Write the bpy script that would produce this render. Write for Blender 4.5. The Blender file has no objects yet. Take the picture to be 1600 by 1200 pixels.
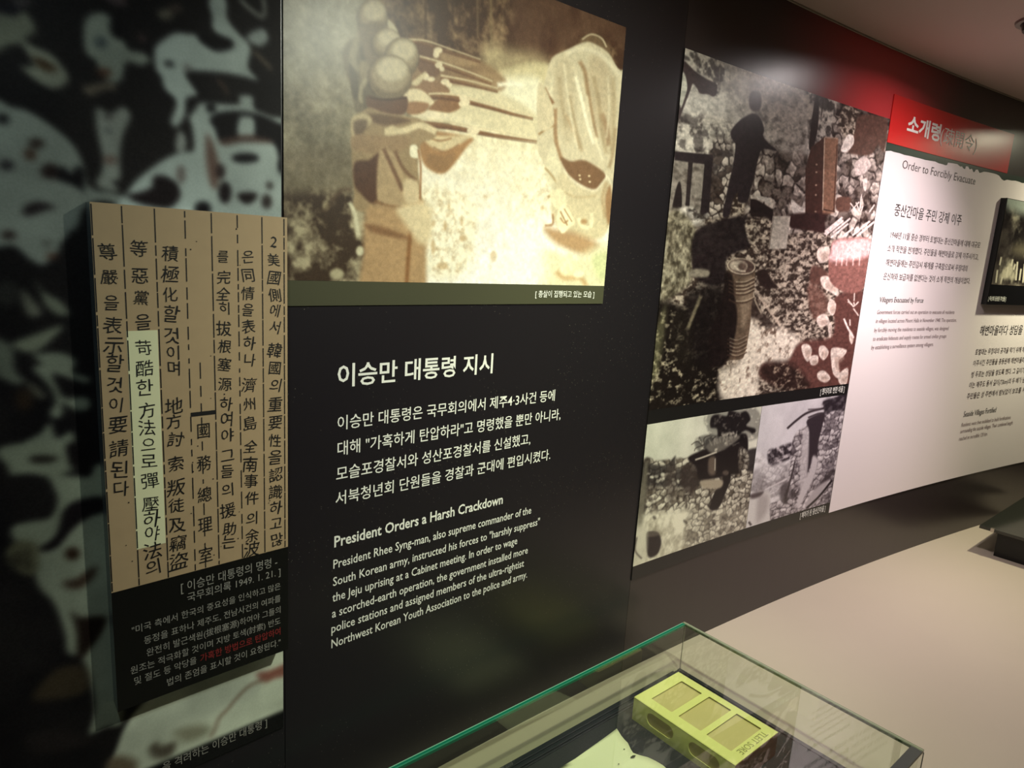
import bpy, bmesh, math, random
import numpy as np
from mathutils import Matrix, Vector
random.seed(7)
RNG = np.random.default_rng(11)
C = bpy.context.scene.collection
scene = bpy.context.scene

# ---------------------------------------------------------------- camera
D = 0.95            # metres per plan unit (camera to the foot of the curved wall)
EYE = 1.60
FPX = 1073.142
TH, K1, K2 = 0.861742521, 0.0763364873, -0.0106300194
_d = np.array([462.526 - 800, 6098.149 - 600, FPX]); _d /= np.linalg.norm(_d)
_fw = np.array([0, 0, 1.0]) - _d * _d[2]; _fw /= np.linalg.norm(_fw)
_rt = np.cross(_d, _fw)
_T = np.array([math.sin(TH), math.cos(TH)]); _N = np.array([-math.cos(TH), math.sin(TH)])

def axis(v):                                     # camera-space vector -> world (x along the wall, y towards it, z up)
    a = np.array([v @ _rt, v @ _fw]); return Vector((float(a @ _T), float(a @ _N), float(-(v @ _d))))
cam = bpy.data.objects.new('camera', bpy.data.cameras.new('camera')); C.objects.link(cam)
R = Matrix((axis(np.array([1.0, 0, 0])), axis(np.array([0, -1.0, 0])), axis(np.array([0, 0, -1.0])))).transposed()
cam.matrix_world = Matrix.Translation((0, 0, EYE)) @ R.to_4x4()
cam.data.sensor_width = 36; cam.data.lens = FPX / 1600 * 36; cam.data.clip_start = 0.01
scene.camera = cam

# ---------------------------------------------------------------- world, lamps, exposure
w = bpy.data.worlds.new('world'); scene.world = w; w.use_nodes = True
w.node_tree.nodes['Background'].inputs[0].default_value = (0.5, 0.48, 0.5, 1)
w.node_tree.nodes['Background'].inputs[1].default_value = 0.02
scene.view_settings.view_transform = 'Standard'; scene.view_settings.look = 'None'
scene.view_settings.exposure = 0.0; scene.view_settings.gamma = 1.0
scene.view_settings.use_curve_mapping = False
CEIL = 0.637; LEDGE = -1.044; GLASS_TOP = -0.909

def P(s, n, z): return Vector((s * D, n * D, EYE + z * D))
LAMPS = [  # s, n, colour, watts of the beam, cone angle, watts of the bare lamp face, aim (s, n, z)
    (.97, .02, (0.98, 1.0, 0.84), 66, 88, 0.45, (.98, 1.0, -.20)),
    (1.02, .56, (0.90, 1.0, 0.62), 34, 70, 0.10, (1.02, .80, -1.04)),
    (2.17, .585, (1.0, 0.90, 0.88), 40, 80, 4.0, (2.15, .85, -1.04)),
    (3.50, .47, (1.0, 0.95, 0.68), 46, 92, 8.0, (3.40, .75, -1.04)),
    (2.28, .02, (1.0, 0.82, 0.88), 44, 76, 0.20, (2.26, .95, -.25)),  # added lamp out of view, evens the light on the white panel
    (-.10, .05, (0.84, 1.0, 0.96), 11, 96, 0.12, (.10, 1.0, -.40)),  # added fill lamp out of view, lifts the mural
]
for s, n, col, watts, ang, face, aim in LAMPS:
    rot = (P(*aim) - P(s, n, CEIL - .012)).to_track_quat('-Z', 'Y').to_euler()
    l = bpy.data.lights.new('downlight_beam', 'SPOT'); o = bpy.data.objects.new('downlight_beam', l); C.objects.link(o)
    l.energy = watts; l.color = col; l.spot_size = math.radians(ang); l.spot_blend = 1.0; l.shadow_soft_size = 0.025
    o.location = P(s, n, CEIL - .03); o.rotation_euler = rot
    l = bpy.data.lights.new('downlight_face', 'AREA'); o = bpy.data.objects.new('downlight_face', l); C.objects.link(o)
    l.shape = 'DISK'; l.size = .066; l.energy = face; l.color = col
    o.location = P(s, n, CEIL - .012)

# ---------------------------------------------------------------- wall geometry
def nw(s): return 1 - (K1 * (s - 1) ** 2 / 2 + K2 * (s - 1) ** 3 / 6)

def at(px, py, t=0.0):
    """A pixel of the 1600 x 1200 photograph -> (s, z) on the curved wall, or on a board standing t proud of it."""
    px = np.atleast_1d(np.asarray(px, float)); py = np.atleast_1d(np.asarray(py, float))
    v = np.stack([px - 800, py - 600, np.full(px.shape, FPX)], -1)
    X, Y, Z = v @ _rt, v @ _fw, -(v @ _d)
    a = X * _T[0] + Y * _T[1]; b = X * _N[0] + Y * _N[1]
    lam = (1 - t) / b
    for _ in range(14):
        s = a * lam
        g = b * lam - (nw(s) - t); dg = b + a * (K1 * (s - 1) + K2 * (s - 1) ** 2 / 2)
        lam = lam - g / dg
    return a * lam, Z * lam

def at1(px, py, t=0.0):
    s, z = at(px, py, t); return float(s[0]), float(z[0])

def wp(s, z, t=0.0): return P(s, nw(s) - t, z)

# ---------------------------------------------------------------- helpers
def tag(o, label=None, cat=None, group=None, kind=None):
    if label: o['label'] = label
    if cat: o['category'] = cat
    if group: o['group'] = group
    if kind: o['kind'] = kind
    return o

def empty(name, loc, label=None, cat=None, group=None):
    o = bpy.data.objects.new(name, None); C.objects.link(o); o.location = loc; o.empty_display_size = .05
    bpy.context.view_layer.update()
    return tag(o, label, cat, group)

def mesh_obj(name, verts, faces, mat, parent=None, uvs=None, smooth=False):
    """verts are in world coordinates; stored relative to the parent (or to their own base when top-level)."""
    V = [Vector(v) for v in verts]
    org = Vector((0, 0, 0))
    if parent is not None:
        p = parent
        while p is not None: org += p.location; p = p.parent
    m = bpy.data.meshes.new(name)
    m.from_pydata([v - org for v in V], [], faces)
    if uvs is not None:
        ul = m.uv_layers.new(name='UVMap')
        for poly in m.polygons:
            for li, vi in zip(poly.loop_indices, poly.vertices): ul.data[li].uv = uvs[vi]
    if len(V) == 8 and len(faces) == 6:
        bm = bmesh.new(); bm.from_mesh(m); bmesh.ops.recalc_face_normals(bm, faces=bm.faces); bm.to_mesh(m); bm.free()
    m.materials.append(mat)
    if smooth:
        for f in m.polygons: f.use_smooth = True
    m.update()
    o = bpy.data.objects.new(name, m); C.objects.link(o)
    if parent is not None: o.parent = parent
    return o

def join(parts):
    V, F = [], []
    for v, f in parts:
        k = len(V); V += list(v); F += [tuple(i + k for i in q) for q in f]
    return V, F

def box(s0, s1, n0, n1, z0, z1):
    v = [P(s, n, z) for z in (z0, z1) for n in (n0, n1) for s in (s0, s1)]
    f = [(0, 2, 3, 1), (4, 5, 7, 6), (0, 1, 5, 4), (2, 6, 7, 3), (0, 4, 6, 2), (1, 3, 7, 5)]
    return v, f

def slab(s0, s1, z0, z1, t0, t1, step=.08, ztop=None):
    """A board following the wall's curve between offsets t0 (back) and t1 (front)."""
    n = max(2, int(abs(s1 - s0) / step) + 1)
    S = np.linspace(s0, s1, n + 1) if ztop is None else ztop[0]
    Z1 = [z1] * len(S) if ztop is None else ztop[1]
    V = []; uv = []
    for s, zt in zip(S, Z1):
        for t, z in ((t1, z0), (t1, zt), (t0, zt), (t0, z0)):
            V.append(wp(s, z, t)); uv.append(((s - s0) / (s1 - s0), (z - z0) / (z1 - z0)))
    F = []
    for i in range(len(S) - 1):
        a, b = 4 * i, 4 * i + 4
        F += [(a, b, b + 1, a + 1), (a + 1, b + 1, b + 2, a + 2), (a + 2, b + 2, b + 3, a + 3), (a + 3, b + 3, b, a)]
    e = 4 * (len(S) - 1)
    F += [(0, 1, 2, 3), (e + 3, e + 2, e + 1, e)]
    return V, F, uv

def board(name, s0, s1, z0, z1, t0, t1, mat, parent=None, **k):
    V, F, uv = slab(s0, s1, z0, z1, t0, t1, **k)
    return mesh_obj(name, V, F, mat, parent, uv)

def bevel(o, w=.001, seg=2):
    m = o.modifiers.new('bevel', 'BEVEL'); m.width = w; m.segments = seg; m.limit_method = 'ANGLE'
    return o

# ---------------------------------------------------------------- materials
def srgb(c):
    c = [x / 255 for x in c]
    return tuple(x / 12.92 if x <= .04045 else ((x + .055) / 1.055) ** 2.4 for x in c) + (1,)

def mat(name, col, rough=.5, spec=.5, noise=0, nscale=40, bump=0, metallic=0, coat=0):
    m = bpy.data.materials.new(name); m.use_nodes = True
    nt = m.node_tree; b = nt.nodes['Principled BSDF']
    b.inputs['Base Color'].default_value = srgb(col); b.inputs['Roughness'].default_value = rough
    b.inputs['Specular IOR Level'].default_value = spec; b.inputs['Metallic'].default_value = metallic
    if coat: b.inputs['Coat Weight'].default_value = coat; b.inputs['Coat Roughness'].default_value = .25
    if noise or bump:
        tc = nt.nodes.new('ShaderNodeTexCoord'); n = nt.nodes.new('ShaderNodeTexNoise')
        n.inputs['Scale'].default_value = nscale; n.inputs['Detail'].default_value = 4
        nt.links.new(tc.outputs['Object'], n.inputs['Vector'])
        if noise:
            mr = nt.nodes.new('ShaderNodeMapRange'); mr.inputs[3].default_value = 1 - noise; mr.inputs[4].default_value = 1 + noise
            nt.links.new(n.outputs['Fac'], mr.inputs[0])
            vm = nt.nodes.new('ShaderNodeVectorMath'); vm.operation = 'SCALE'; vm.inputs[0].default_value = srgb(col)[:3]
            nt.links.new(mr.outputs[0], vm.inputs['Scale']); nt.links.new(vm.outputs[0], b.inputs['Base Color'])
        if bump:
            bp = nt.nodes.new('ShaderNodeBump'); bp.inputs['Strength'].default_value = bump; bp.inputs['Distance'].default_value = .001
            nt.links.new(n.outputs['Fac'], bp.inputs['Height']); nt.links.new(bp.outputs[0], b.inputs['Normal'])
    return m

def specks(m, density=.085, scale=160, col=(120, 115, 105)):
    """Dust specks on a dark laminate."""
    nt = m.node_tree; b = nt.nodes['Principled BSDF']
    tc = nt.nodes.new('ShaderNodeTexCoord'); v = nt.nodes.new('ShaderNodeTexVoronoi'); v.inputs['Scale'].default_value = scale
    nt.links.new(tc.outputs['Object'], v.inputs['Vector'])
    lt = nt.nodes.new('ShaderNodeMath'); lt.operation = 'LESS_THAN'; lt.inputs[1].default_value = density
    nt.links.new(v.outputs['Distance'], lt.inputs[0])
    n = nt.nodes.new('ShaderNodeTexNoise'); n.inputs['Scale'].default_value = 9
    nt.links.new(tc.outputs['Object'], n.inputs['Vector'])
    gt = nt.nodes.new('ShaderNodeMath'); gt.operation = 'GREATER_THAN'; gt.inputs[1].default_value = .52
    nt.links.new(n.outputs['Fac'], gt.inputs[0])
    mu = nt.nodes.new('ShaderNodeMath'); mu.operation = 'MULTIPLY'
    nt.links.new(lt.outputs[0], mu.inputs[0]); nt.links.new(gt.outputs[0], mu.inputs[1])
    mx = nt.nodes.new('ShaderNodeMix'); mx.data_type = 'RGBA'
    mx.inputs['A'].default_value = b.inputs['Base Color'].default_value; mx.inputs['B'].default_value = srgb(col)
    nt.links.new(mu.outputs[0], mx.inputs['Factor']); nt.links.new(mx.outputs['Result'], b.inputs['Base Color'])

M = {}
M['wall_black'] = mat('black_laminate', (31, 28, 31), .3, .5); specks(M['wall_black'])
M['wall_brown'] = mat('brown_black_laminate', (50, 42, 42), .3, .5)
M['board_black'] = mat('black_print', (30, 28, 28), .3, .5)
M['caption_black'] = mat('caption_black', (40, 40, 36), .35, .45)
M['white_print'] = mat('white_print', (240, 231, 229), .5, .25)
M['red_print'] = mat('red_print', (205, 38, 38), .3, .5)
M['green_black'] = mat('dark_green_print', (44, 58, 50), .3, .5)
M['ink_white'] = mat('white_vinyl', (235, 235, 225), .5)
M['ink_grey'] = mat('grey_lettering', (150, 148, 140), .5)
M['ink_red'] = mat('red_lettering', (130, 40, 38), .5)
M['ink_black'] = mat('black_ink', (14, 12, 12), .6)
M['ink_dark'] = mat('dark_grey_ink', (70, 58, 58), .6)
M['ink_mid'] = mat('mid_grey_ink', (128, 108, 110), .6)
M['document'] = mat('tan_paper_print', (176, 152, 118), .5, .3, noise=.06, nscale=60)
M['highlight'] = mat('pale_highlight_print', (226, 226, 184), .5, .3)
M['board_side'] = mat('grey_board_side', (96, 104, 110), .22, .8)
M['ledge'] = mat('ledge_laminate', (182, 170, 154), .42, .4, noise=.02, nscale=8)
M['ceiling'] = mat('ceiling_paint', (196, 176, 166), .8, .2, noise=.03, nscale=3)
M['trim'] = mat('ceiling_trim', (170, 160, 145), .4)
M['dark_wall'] = mat('dark_wall_paint', (70, 62, 60), .7, .3)
M['floor'] = mat('dark_floor_tile', (60, 54, 50), .4, .4, noise=.1, nscale=10)
M['mat_black'] = mat('black_felt', (48, 50, 52), .85, .2, noise=.35, nscale=300, bump=.4)
M['gasket'] = mat('black_rubber', (30, 36, 40), .35, .5)
M['black_box'] = mat('black_lacquer', (10, 10, 14), .35, .4)
M['dark_glass'] = mat('dark_glass_lid', (42, 44, 38), .12, .6)
M['carton'] = mat('yellow_green_card', (230, 230, 146), .55, .3, noise=.02, nscale=30)
M['tray'] = mat('tan_card', (204, 190, 130), .6, .3, noise=.05, nscale=25)
M['paper'] = mat('cream_paper', (236, 238, 200), .6, .3, noise=.02, nscale=30)
M['lamp_black'] = mat('lamp_black', (8, 8, 8), .3, .5)
M['lamp_ring'] = mat('lamp_ring', (150, 145, 140), .35, .5, metallic=.6)
M['emboss'] = mat('embossed_lettering', (150, 150, 84), .6)
M['carton_end'] = mat('crumpled_brown_card', (120, 92, 66), .35, .5, noise=.5, nscale=45, bump=.8)
M['brass'] = mat('screw_metal', (190, 185, 175), .25, .5, metallic=1)

def glass_mat(ior=1.6):
    m = bpy.data.materials.new('clear_glass'); m.use_nodes = True; nt = m.node_tree
    for n in list(nt.nodes): nt.nodes.remove(n)
    out = nt.nodes.new('ShaderNodeOutputMaterial'); mx = nt.nodes.new('ShaderNodeMixShader')
    tr = nt.nodes.new('ShaderNodeBsdfTransparent'); tr.inputs[0].default_value = (.965, .985, .95, 1)
    gl = nt.nodes.new('ShaderNodeBsdfGlossy'); gl.inputs['Roughness'].default_value = .015
    fr = nt.nodes.new('ShaderNodeFresnel'); fr.inputs[0].default_value = ior
    ge = nt.nodes.new('ShaderNodeNewGeometry'); sb = nt.nodes.new('ShaderNodeMath'); sb.operation = 'SUBTRACT'; sb.inputs[0].default_value = 1; nt.links.new(ge.outputs['Backfacing'], sb.inputs[1])
    ml = nt.nodes.new('ShaderNodeMath'); ml.operation = 'MULTIPLY'; nt.links.new(fr.outputs[0], ml.inputs[0]); nt.links.new(sb.outputs[0], ml.inputs[1])
    nt.links.new(ml.outputs[0], mx.inputs[0]); nt.links.new(tr.outputs[0], mx.inputs[1]); nt.links.new(gl.outputs[0], mx.inputs[2])
    nt.links.new(mx.outputs[0], out.inputs[0]); return m
M['glass'] = glass_mat(); M['glass_top'] = glass_mat(1.85)
M['glass_edge'] = mat('green_glass_edge', (14, 104, 80), .15, .8)
M['edge_light'] = mat('painted_edge_highlight', (120, 175, 150), .15, .8)
M['edge_mid'] = mat('mid_green_glass_edge', (48, 128, 100), .15, .8)
M['glass_edge_grey'] = mat('grey_green_glass_edge', (112, 122, 100), .15, .8, noise=.6, nscale=160)
M['edge_grey'] = mat('painted_grey_highlight', (170, 172, 150), .15, .8)

# red patch printed on the brown wall panel beside the title
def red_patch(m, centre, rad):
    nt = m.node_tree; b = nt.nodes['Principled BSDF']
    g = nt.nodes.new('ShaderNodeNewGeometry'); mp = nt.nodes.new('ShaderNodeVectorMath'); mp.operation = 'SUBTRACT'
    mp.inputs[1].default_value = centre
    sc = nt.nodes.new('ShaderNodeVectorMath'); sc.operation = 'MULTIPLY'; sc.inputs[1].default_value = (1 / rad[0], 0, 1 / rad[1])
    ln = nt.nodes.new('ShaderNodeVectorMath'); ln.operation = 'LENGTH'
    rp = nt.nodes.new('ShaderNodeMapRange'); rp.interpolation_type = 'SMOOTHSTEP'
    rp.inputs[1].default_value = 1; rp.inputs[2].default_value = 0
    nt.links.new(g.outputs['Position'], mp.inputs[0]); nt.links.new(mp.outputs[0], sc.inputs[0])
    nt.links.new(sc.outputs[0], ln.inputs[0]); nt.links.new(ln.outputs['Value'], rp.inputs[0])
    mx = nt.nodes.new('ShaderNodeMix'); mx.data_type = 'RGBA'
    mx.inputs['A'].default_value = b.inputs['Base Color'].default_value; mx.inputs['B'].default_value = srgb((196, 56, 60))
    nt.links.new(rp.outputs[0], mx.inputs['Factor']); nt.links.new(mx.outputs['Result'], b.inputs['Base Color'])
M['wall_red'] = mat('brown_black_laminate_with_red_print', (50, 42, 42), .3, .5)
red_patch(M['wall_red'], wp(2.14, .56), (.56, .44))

# ---------------------------------------------------------------- painter for the flat prints
def upn(h, w, gh, gw, seed):
    r = np.random.default_rng(seed); g = r.random((gh + 3, gw + 3))
    y = np.linspace(0, gh, h); x = np.linspace(0, gw, w)
    yi = y.astype(int); xi = x.astype(int); fy = y - yi; fx = x - xi
    fy = (fy * fy * (3 - 2 * fy))[:, None]; fx = (fx * fx * (3 - 2 * fx))[None]
    a = g[yi][:, xi]; b = g[yi][:, xi + 1]; c = g[yi + 1][:, xi]; d = g[yi + 1][:, xi + 1]
    return (a * (1 - fx) + b * fx) * (1 - fy) + (c * (1 - fx) + d * fx) * fy

def fbm(h, w, cell, seed, octv=4, sx=1.0):
    t = np.zeros((h, w)); amp = 1; tot = 0
    for i in range(octv):
        c = max(cell / 2 ** i, 1.5)
        t += amp * upn(h, w, max(1, int(h / c)), max(1, int(w / c * sx)), seed + i); tot += amp; amp *= .6
    return t / tot

def worley(h, w, cell, seed, asp=1.0):
    r = np.random.default_rng(seed)
    gh, gw = int(h / cell) + 3, int(w / cell * asp) + 3
    jy, jx, val = r.random((gh, gw)), r.random((gh, gw)), r.random((gh, gw))
    Y, X = np.mgrid[0:h, 0:w]; Y = Y / cell + .6 * (fbm(h, w, cell * .8, seed + 5, 2) - .5); X = X / cell * asp + .6 * (fbm(h, w, cell * .8, seed + 9, 2) - .5)
    yi = np.clip(Y.astype(int), 0, gh - 3); xi = np.clip(X.astype(int), 0, gw - 3)
    f1 = np.full((h, w), 9.); f2 = np.full((h, w), 9.); v = np.zeros((h, w)); dyb = np.zeros((h, w))
    for oy in (-1, 0, 1):
        for ox in (-1, 0, 1):
            a = np.clip(yi + oy, 0, gh - 1); b = np.clip(xi + ox, 0, gw - 1)
            dy = Y - (a + jy[a, b]); dx = X - (b + jx[a, b]); d = np.hypot(dx, dy)
            n = d < f1
            f2 = np.where(n, f1, np.minimum(f2, d)); v = np.where(n, val[a, b], v); dyb = np.where(n, dy, dyb); f1 = np.where(n, d, f1)
    return f1, f2, v, dyb

def stones(h, w, cell, seed, lo, hi, gap=(30, 24, 22), asp=1.0, dark=.25):
    f1, f2, v, dy = worley(h, w, cell, seed, asp)
    e = np.clip((f2 - f1) / .28, 0, 1); e = e * e * (3 - 2 * e)
    b = np.clip(.35 + .65 * v - .5 * dy, 0, 1) * (v > dark)
    b = np.clip(b + .25 * (fbm(h, w, cell * .35, seed + 3, 2) - .5), 0, 1)[..., None]
    c = np.array(lo) * (1 - b) + np.array(hi) * b
    return np.array(gap) * (1 - e[..., None]) + c * e[..., None]

def speckle(h, w, cell, seed, lo, hi, k=3.0, bias=0.0, sx=1.0):
    f = np.clip((fbm(h, w, cell, seed, 4, sx) - .5 + bias) * k + .5, 0, 1)[..., None]
    return np.array(lo) * (1 - f) + np.array(hi) * f

def smoothpts(p, k=5, closed=True):
    p = np.asarray(p, float); n = len(p); out = []
    for i in range(n if closed else n - 1):
        if closed: a, b, c, d = p[i - 1], p[i], p[(i + 1) % n], p[(i + 2) % n]
        else: a, b, c, d = p[max(i - 1, 0)], p[i], p[i + 1], p[min(i + 2, n - 1)]
        for t in np.arange(k) / k:
            out.append(.5 * ((2 * b) + (c - a) * t + (2 * a - 5 * b + 4 * c - d) * t * t + (3 * b - a - 3 * c + d) * t ** 3))
    if not closed: out.append(p[-1])
    return np.array(out)

class Print:
    """A flat printed picture: painted in the board's own (s, z) space."""
    def __init__(self, s0, s1, z0, z1, ppu, base, t=0.0):
        self.s0, self.s1, self.z0, self.z1, self.k, self.t = s0, s1, z0, z1, ppu, t
        self.w = int((s1 - s0) * ppu); self.h = int((z1 - z0) * ppu)
        self.a = np.zeros((self.h, self.w, 3)) + np.array(base, float)
        self.org = (0, 0, 1)
    def frame(self, ox, oy, k): self.org = (ox, oy, k)
    def m(self, pts):
        p = np.asarray(pts, float); ox, oy, k = self.org
        s, z = at(ox + p[:, 0] / k, oy + p[:, 1] / k, self.t)
        return np.stack([(s - self.s0) * self.k, (self.z1 - z) * self.k], -1)
    def poly(self, pts, col=None, soft=1.5, a=1.0, sm=True, tex=None):
        p = smoothpts(pts) if sm else np.asarray(pts, float)
        c = p.mean(0); q = self.m(p); e = self.m([c, c + (0, self.org[2])]); pxs = float(np.hypot(*(e[1] - e[0])))
        so = max(soft * pxs, .7)
        x0, y0 = np.floor(q.min(0) - so * 1.5 - 1).astype(int); x1, y1 = np.ceil(q.max(0) + so * 1.5 + 1).astype(int)
        x0, y0 = max(x0, 0), max(y0, 0); x1, y1 = min(x1, self.w), min(y1, self.h)
        if x1 <= x0 or y1 <= y0: return
        Y, X = np.mgrid[y0:y1, x0:x1].astype(np.float32); X += .5; Y += .5
        ins = np.zeros(X.shape, bool); dm = np.full(X.shape, 1e9, np.float32)
        for i in range(len(q)):
            (ax, ay), (bx, by) = q[i - 1], q[i]
            if ay != by:
                ins ^= ((ay > Y) != (by > Y)) & (X < (bx - ax) * (Y - ay) / (by - ay) + ax)
            vx, vy = bx - ax, by - ay; L = vx * vx + vy * vy + 1e-9
            t = np.clip(((X - ax) * vx + (Y - ay) * vy) / L, 0, 1)
            np.minimum(dm, (X - ax - t * vx) ** 2 + (Y - ay - t * vy) ** 2, out=dm)
        sd = np.where(ins, 1, -1) * np.sqrt(dm)
        al = np.clip(sd / (so) * .5 + .5, 0, 1); al = (al * al * (3 - 2 * al) * a)[..., None]
        src = np.array(col, float) if tex is None else tex[y0:y1, x0:x1]
        self.a[y0:y1, x0:x1] = self.a[y0:y1, x0:x1] * (1 - al) + src * al
    def stroke(self, pts, wd, col, soft=1.2, a=1.0, w2=None):
        p = smoothpts(pts, 5, False) if len(pts) > 2 else np.asarray(pts, float)
        k = self.org[2]; tan = np.gradient(p, axis=0); nn = np.stack([-tan[:, 1], tan[:, 0]], -1)
        nn /= np.linalg.norm(nn, axis=1)[:, None] + 1e-9
        W = np.linspace(wd, wd if w2 is None else w2, len(p))[:, None] * k / 2
        self.poly(np.concatenate([p + nn * W, (p - nn * W)[::-1]]), col, soft, a, sm=False)
    def ell(self, x, y, rx, ry, col=None, soft=1.5, a=1.0, ang=0, tex=None):
        t = np.linspace(0, 2 * math.pi, 20, endpoint=False); ca, sa = math.cos(math.radians(ang)), math.sin(math.radians(ang))
        u, v = rx * np.cos(t), ry * np.sin(t)
        self.poly(np.stack([x + u * ca - v * sa, y + u * sa + v * ca], -1), col, soft, a, sm=False, tex=tex)
    def blur(self, px, n=3):
        r = max(1, int(round(px))); k = 2 * r + 1
        for _ in range(n):
            for ax in (0, 1):
                pad = [(0, 0)] * 3; pad[ax] = (r + 1, r)
                c = np.cumsum(np.pad(self.a, pad, 'edge'), ax); L = self.a.shape[ax]
                self.a = (np.take(c, range(k, k + L), ax) - np.take(c, range(0, L), ax)) / k
    def grain(self, amp, seed):
        r = np.random.default_rng(seed); self.a += (r.random(self.a.shape[:2])[..., None] - .5) * amp
    def material(self, name, rough=.35, spec=.45):
        img = bpy.data.images.new(name, self.w, self.h)
        px = np.ones((self.h, self.w, 4), np.float32); px[..., :3] = np.clip(self.a[::-1] / 255, 0, 1)
        img.pixels.foreach_set(px.ravel()); img.update(); img.pack()
        m = mat(name, (128, 128, 128), rough, spec); nt = m.node_tree
        tx = nt.nodes.new('ShaderNodeTexImage'); tx.image = img; tx.extension = 'EXTEND'
        nt.links.new(tx.outputs[0], nt.nodes['Principled BSDF'].inputs['Base Color']); return m

# ---------------------------------------------------------------- lettering
_cache = {}
def glyph_mesh(text, bold=0.0):
    key = (text, bold)
    if key not in _cache:
        c = bpy.data.curves.new('t', 'FONT'); c.body = text; c.resolution_u = 2; c.offset = bold
        o = bpy.data.objects.new('t', c); C.objects.link(o)
        dg = bpy.context.evaluated_depsgraph_get()
        me = bpy.data.meshes.new_from_object(o.evaluated_get(dg))
        v = np.array([x.co[:2] for x in me.vertices]).reshape(-1, 2); f = [tuple(p.vertices) for p in me.polygons]
        bpy.data.objects.remove(o); bpy.data.curves.remove(c); bpy.data.meshes.remove(me)
        _cache[key] = (v, f)
    return _cache[key]

def text_geo(text, p0, p1, h, t, bold=0.0, kor=True, ref=None, eps=.0007, flip=None):
    """A line of lettering on the wall: baseline from pixel p0 to p1, left height h pixels, t proud of the wall."""
    v, f = glyph_mesh(text, bold)
    s0, z0 = at1(*p0, t); s1, z1 = at1(*p1, t); zt = at1(p0[0], p0[1] - h, t)[1]
    zb = (z0 + z1) / 2; H = zt - z0
    lo, hi = (-.083, .827) if kor else (0, .70)
    rv = v if ref is None else glyph_mesh(ref, bold)[0]
    xa, xb = rv[:, 0].min(), rv[:, 0].max()
    S = s0 + (v[:, 0] - xa) / (xb - xa) * (s1 - s0); Z = zb + (v[:, 1] - lo) / (hi - lo) * H
    return [wp(s, z, t + eps) for s, z in zip(S, Z)], f

def lettering(parts, matl, parent, name='lettering', label=None):
    V, F = join(parts); o = mesh_obj(name, V, F, matl, parent)
    if label: o['label'] = label
    return o

# ================================================================ SETTING
def struct(o): o['kind'] = 'structure'; return o
SL, SR = -1.4, 4.6
back = struct(board('wall_back', SL, SR, -EYE / D, CEIL, -.12, -.012, M['dark_wall'], step=.1))
def wall_panel(s0, s1, m):
    return board('panel', s0, s1, LEDGE, CEIL, -.012, 0, m, back)
wall_panel(-1.4, .3955, M['wall_black']); wall_panel(.3965, 1.2835, M['wall_black']); wall_panel(1.2845, SR, M['wall_red'])
struct(mesh_obj('ceiling', *box(SL, SR, -1.6, 1.1, CEIL, CEIL + .06), M['ceiling']))
struct(mesh_obj('floor', *box(SL, SR, -1.6, 1.1, -EYE / D - .05, -EYE / D), M['floor']))
struct(mesh_obj('wall_front', *box(SL, SR, -1.7, -1.6, -EYE / D, CEIL), M['dark_wall']))
struct(mesh_obj('wall_left', *box(SL - .08, SL, -1.7, 1.1, -EYE / D, CEIL), M['dark_wall']))
struct(mesh_obj('wall_right', *box(SR, SR + .08, -1.7, 1.1, -EYE / D, CEIL), M['dark_wall']))
struct(board('trim_1', SL, SR, CEIL - .0045, CEIL - .0005, 0.0005, .004, M['trim'], step=.08))

# the long ledge under the panels: top slab and recessed body
S = np.linspace(-1.3, 4.5, 60)
def ledge_geo(front, z0, z1, back_gap=.0005):
    V = []; F = []
    for s in S:
        for n, z in ((front, z0), (front, z1), (nw(s) - back_gap, z1), (nw(s) - back_gap, z0)): V.append(P(s, n, z))
    for i in range(len(S) - 1):
        a, b = 4 * i, 4 * i + 4
        F += [(a, b, b + 1, a + 1), (a + 1, b + 1, b + 2, a + 2), (a + 2, b + 2, b + 3, a + 3), (a + 3, b + 3, b, a)]
    e = 4 * (len(S) - 1); F += [(0, 1, 2, 3), (e + 3, e + 2, e + 1, e)]
    return V, F
ledge = empty('display_ledge', P(1.5, .5, -EYE / D), 'long beige display ledge running along the foot of the black wall panels', 'ledge')
mesh_obj('ledge_top', *ledge_geo(.12, LEDGE - .03, LEDGE), M['ledge'], ledge)
mesh_obj('ledge_body', *ledge_geo(.17, -EYE / D, LEDGE - .03), M['dark_wall'], ledge)

# ================================================================ DOWNLIGHTS
def disc(s, n, z0, z1, r0, r1, seg=40):
    V = [P(s, n, z) + Vector((r * math.cos(a), r * math.sin(a), 0)) for z, r in ((z0, r0), (z1, r1)) for a in np.linspace(0, 2 * math.pi, seg, endpoint=False)]
    F = [(i, (i + 1) % seg, seg + (i + 1) % seg, seg + i) for i in range(seg)]
    return V, F
def cap(s, n, z, r, seg=40):
    V = [P(s, n, z) + Vector((r * math.cos(a), r * math.sin(a), 0)) for a in np.linspace(0, 2 * math.pi, seg, endpoint=False)]
    return V, [tuple(range(seg))]
dl_labels = ['round black downlight aimed at the rifle photograph, away from the wall', 'round black downlight above the glass display case, near the wall',
             'round black downlight cut by the right edge of the photo', 'round black downlight in the ceiling beyond the red title, near the wall',
             'added unseen downlight evening the light on the white text panel, away from the wall', 'added unseen fill downlight above the blurry mural at the far left']
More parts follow.
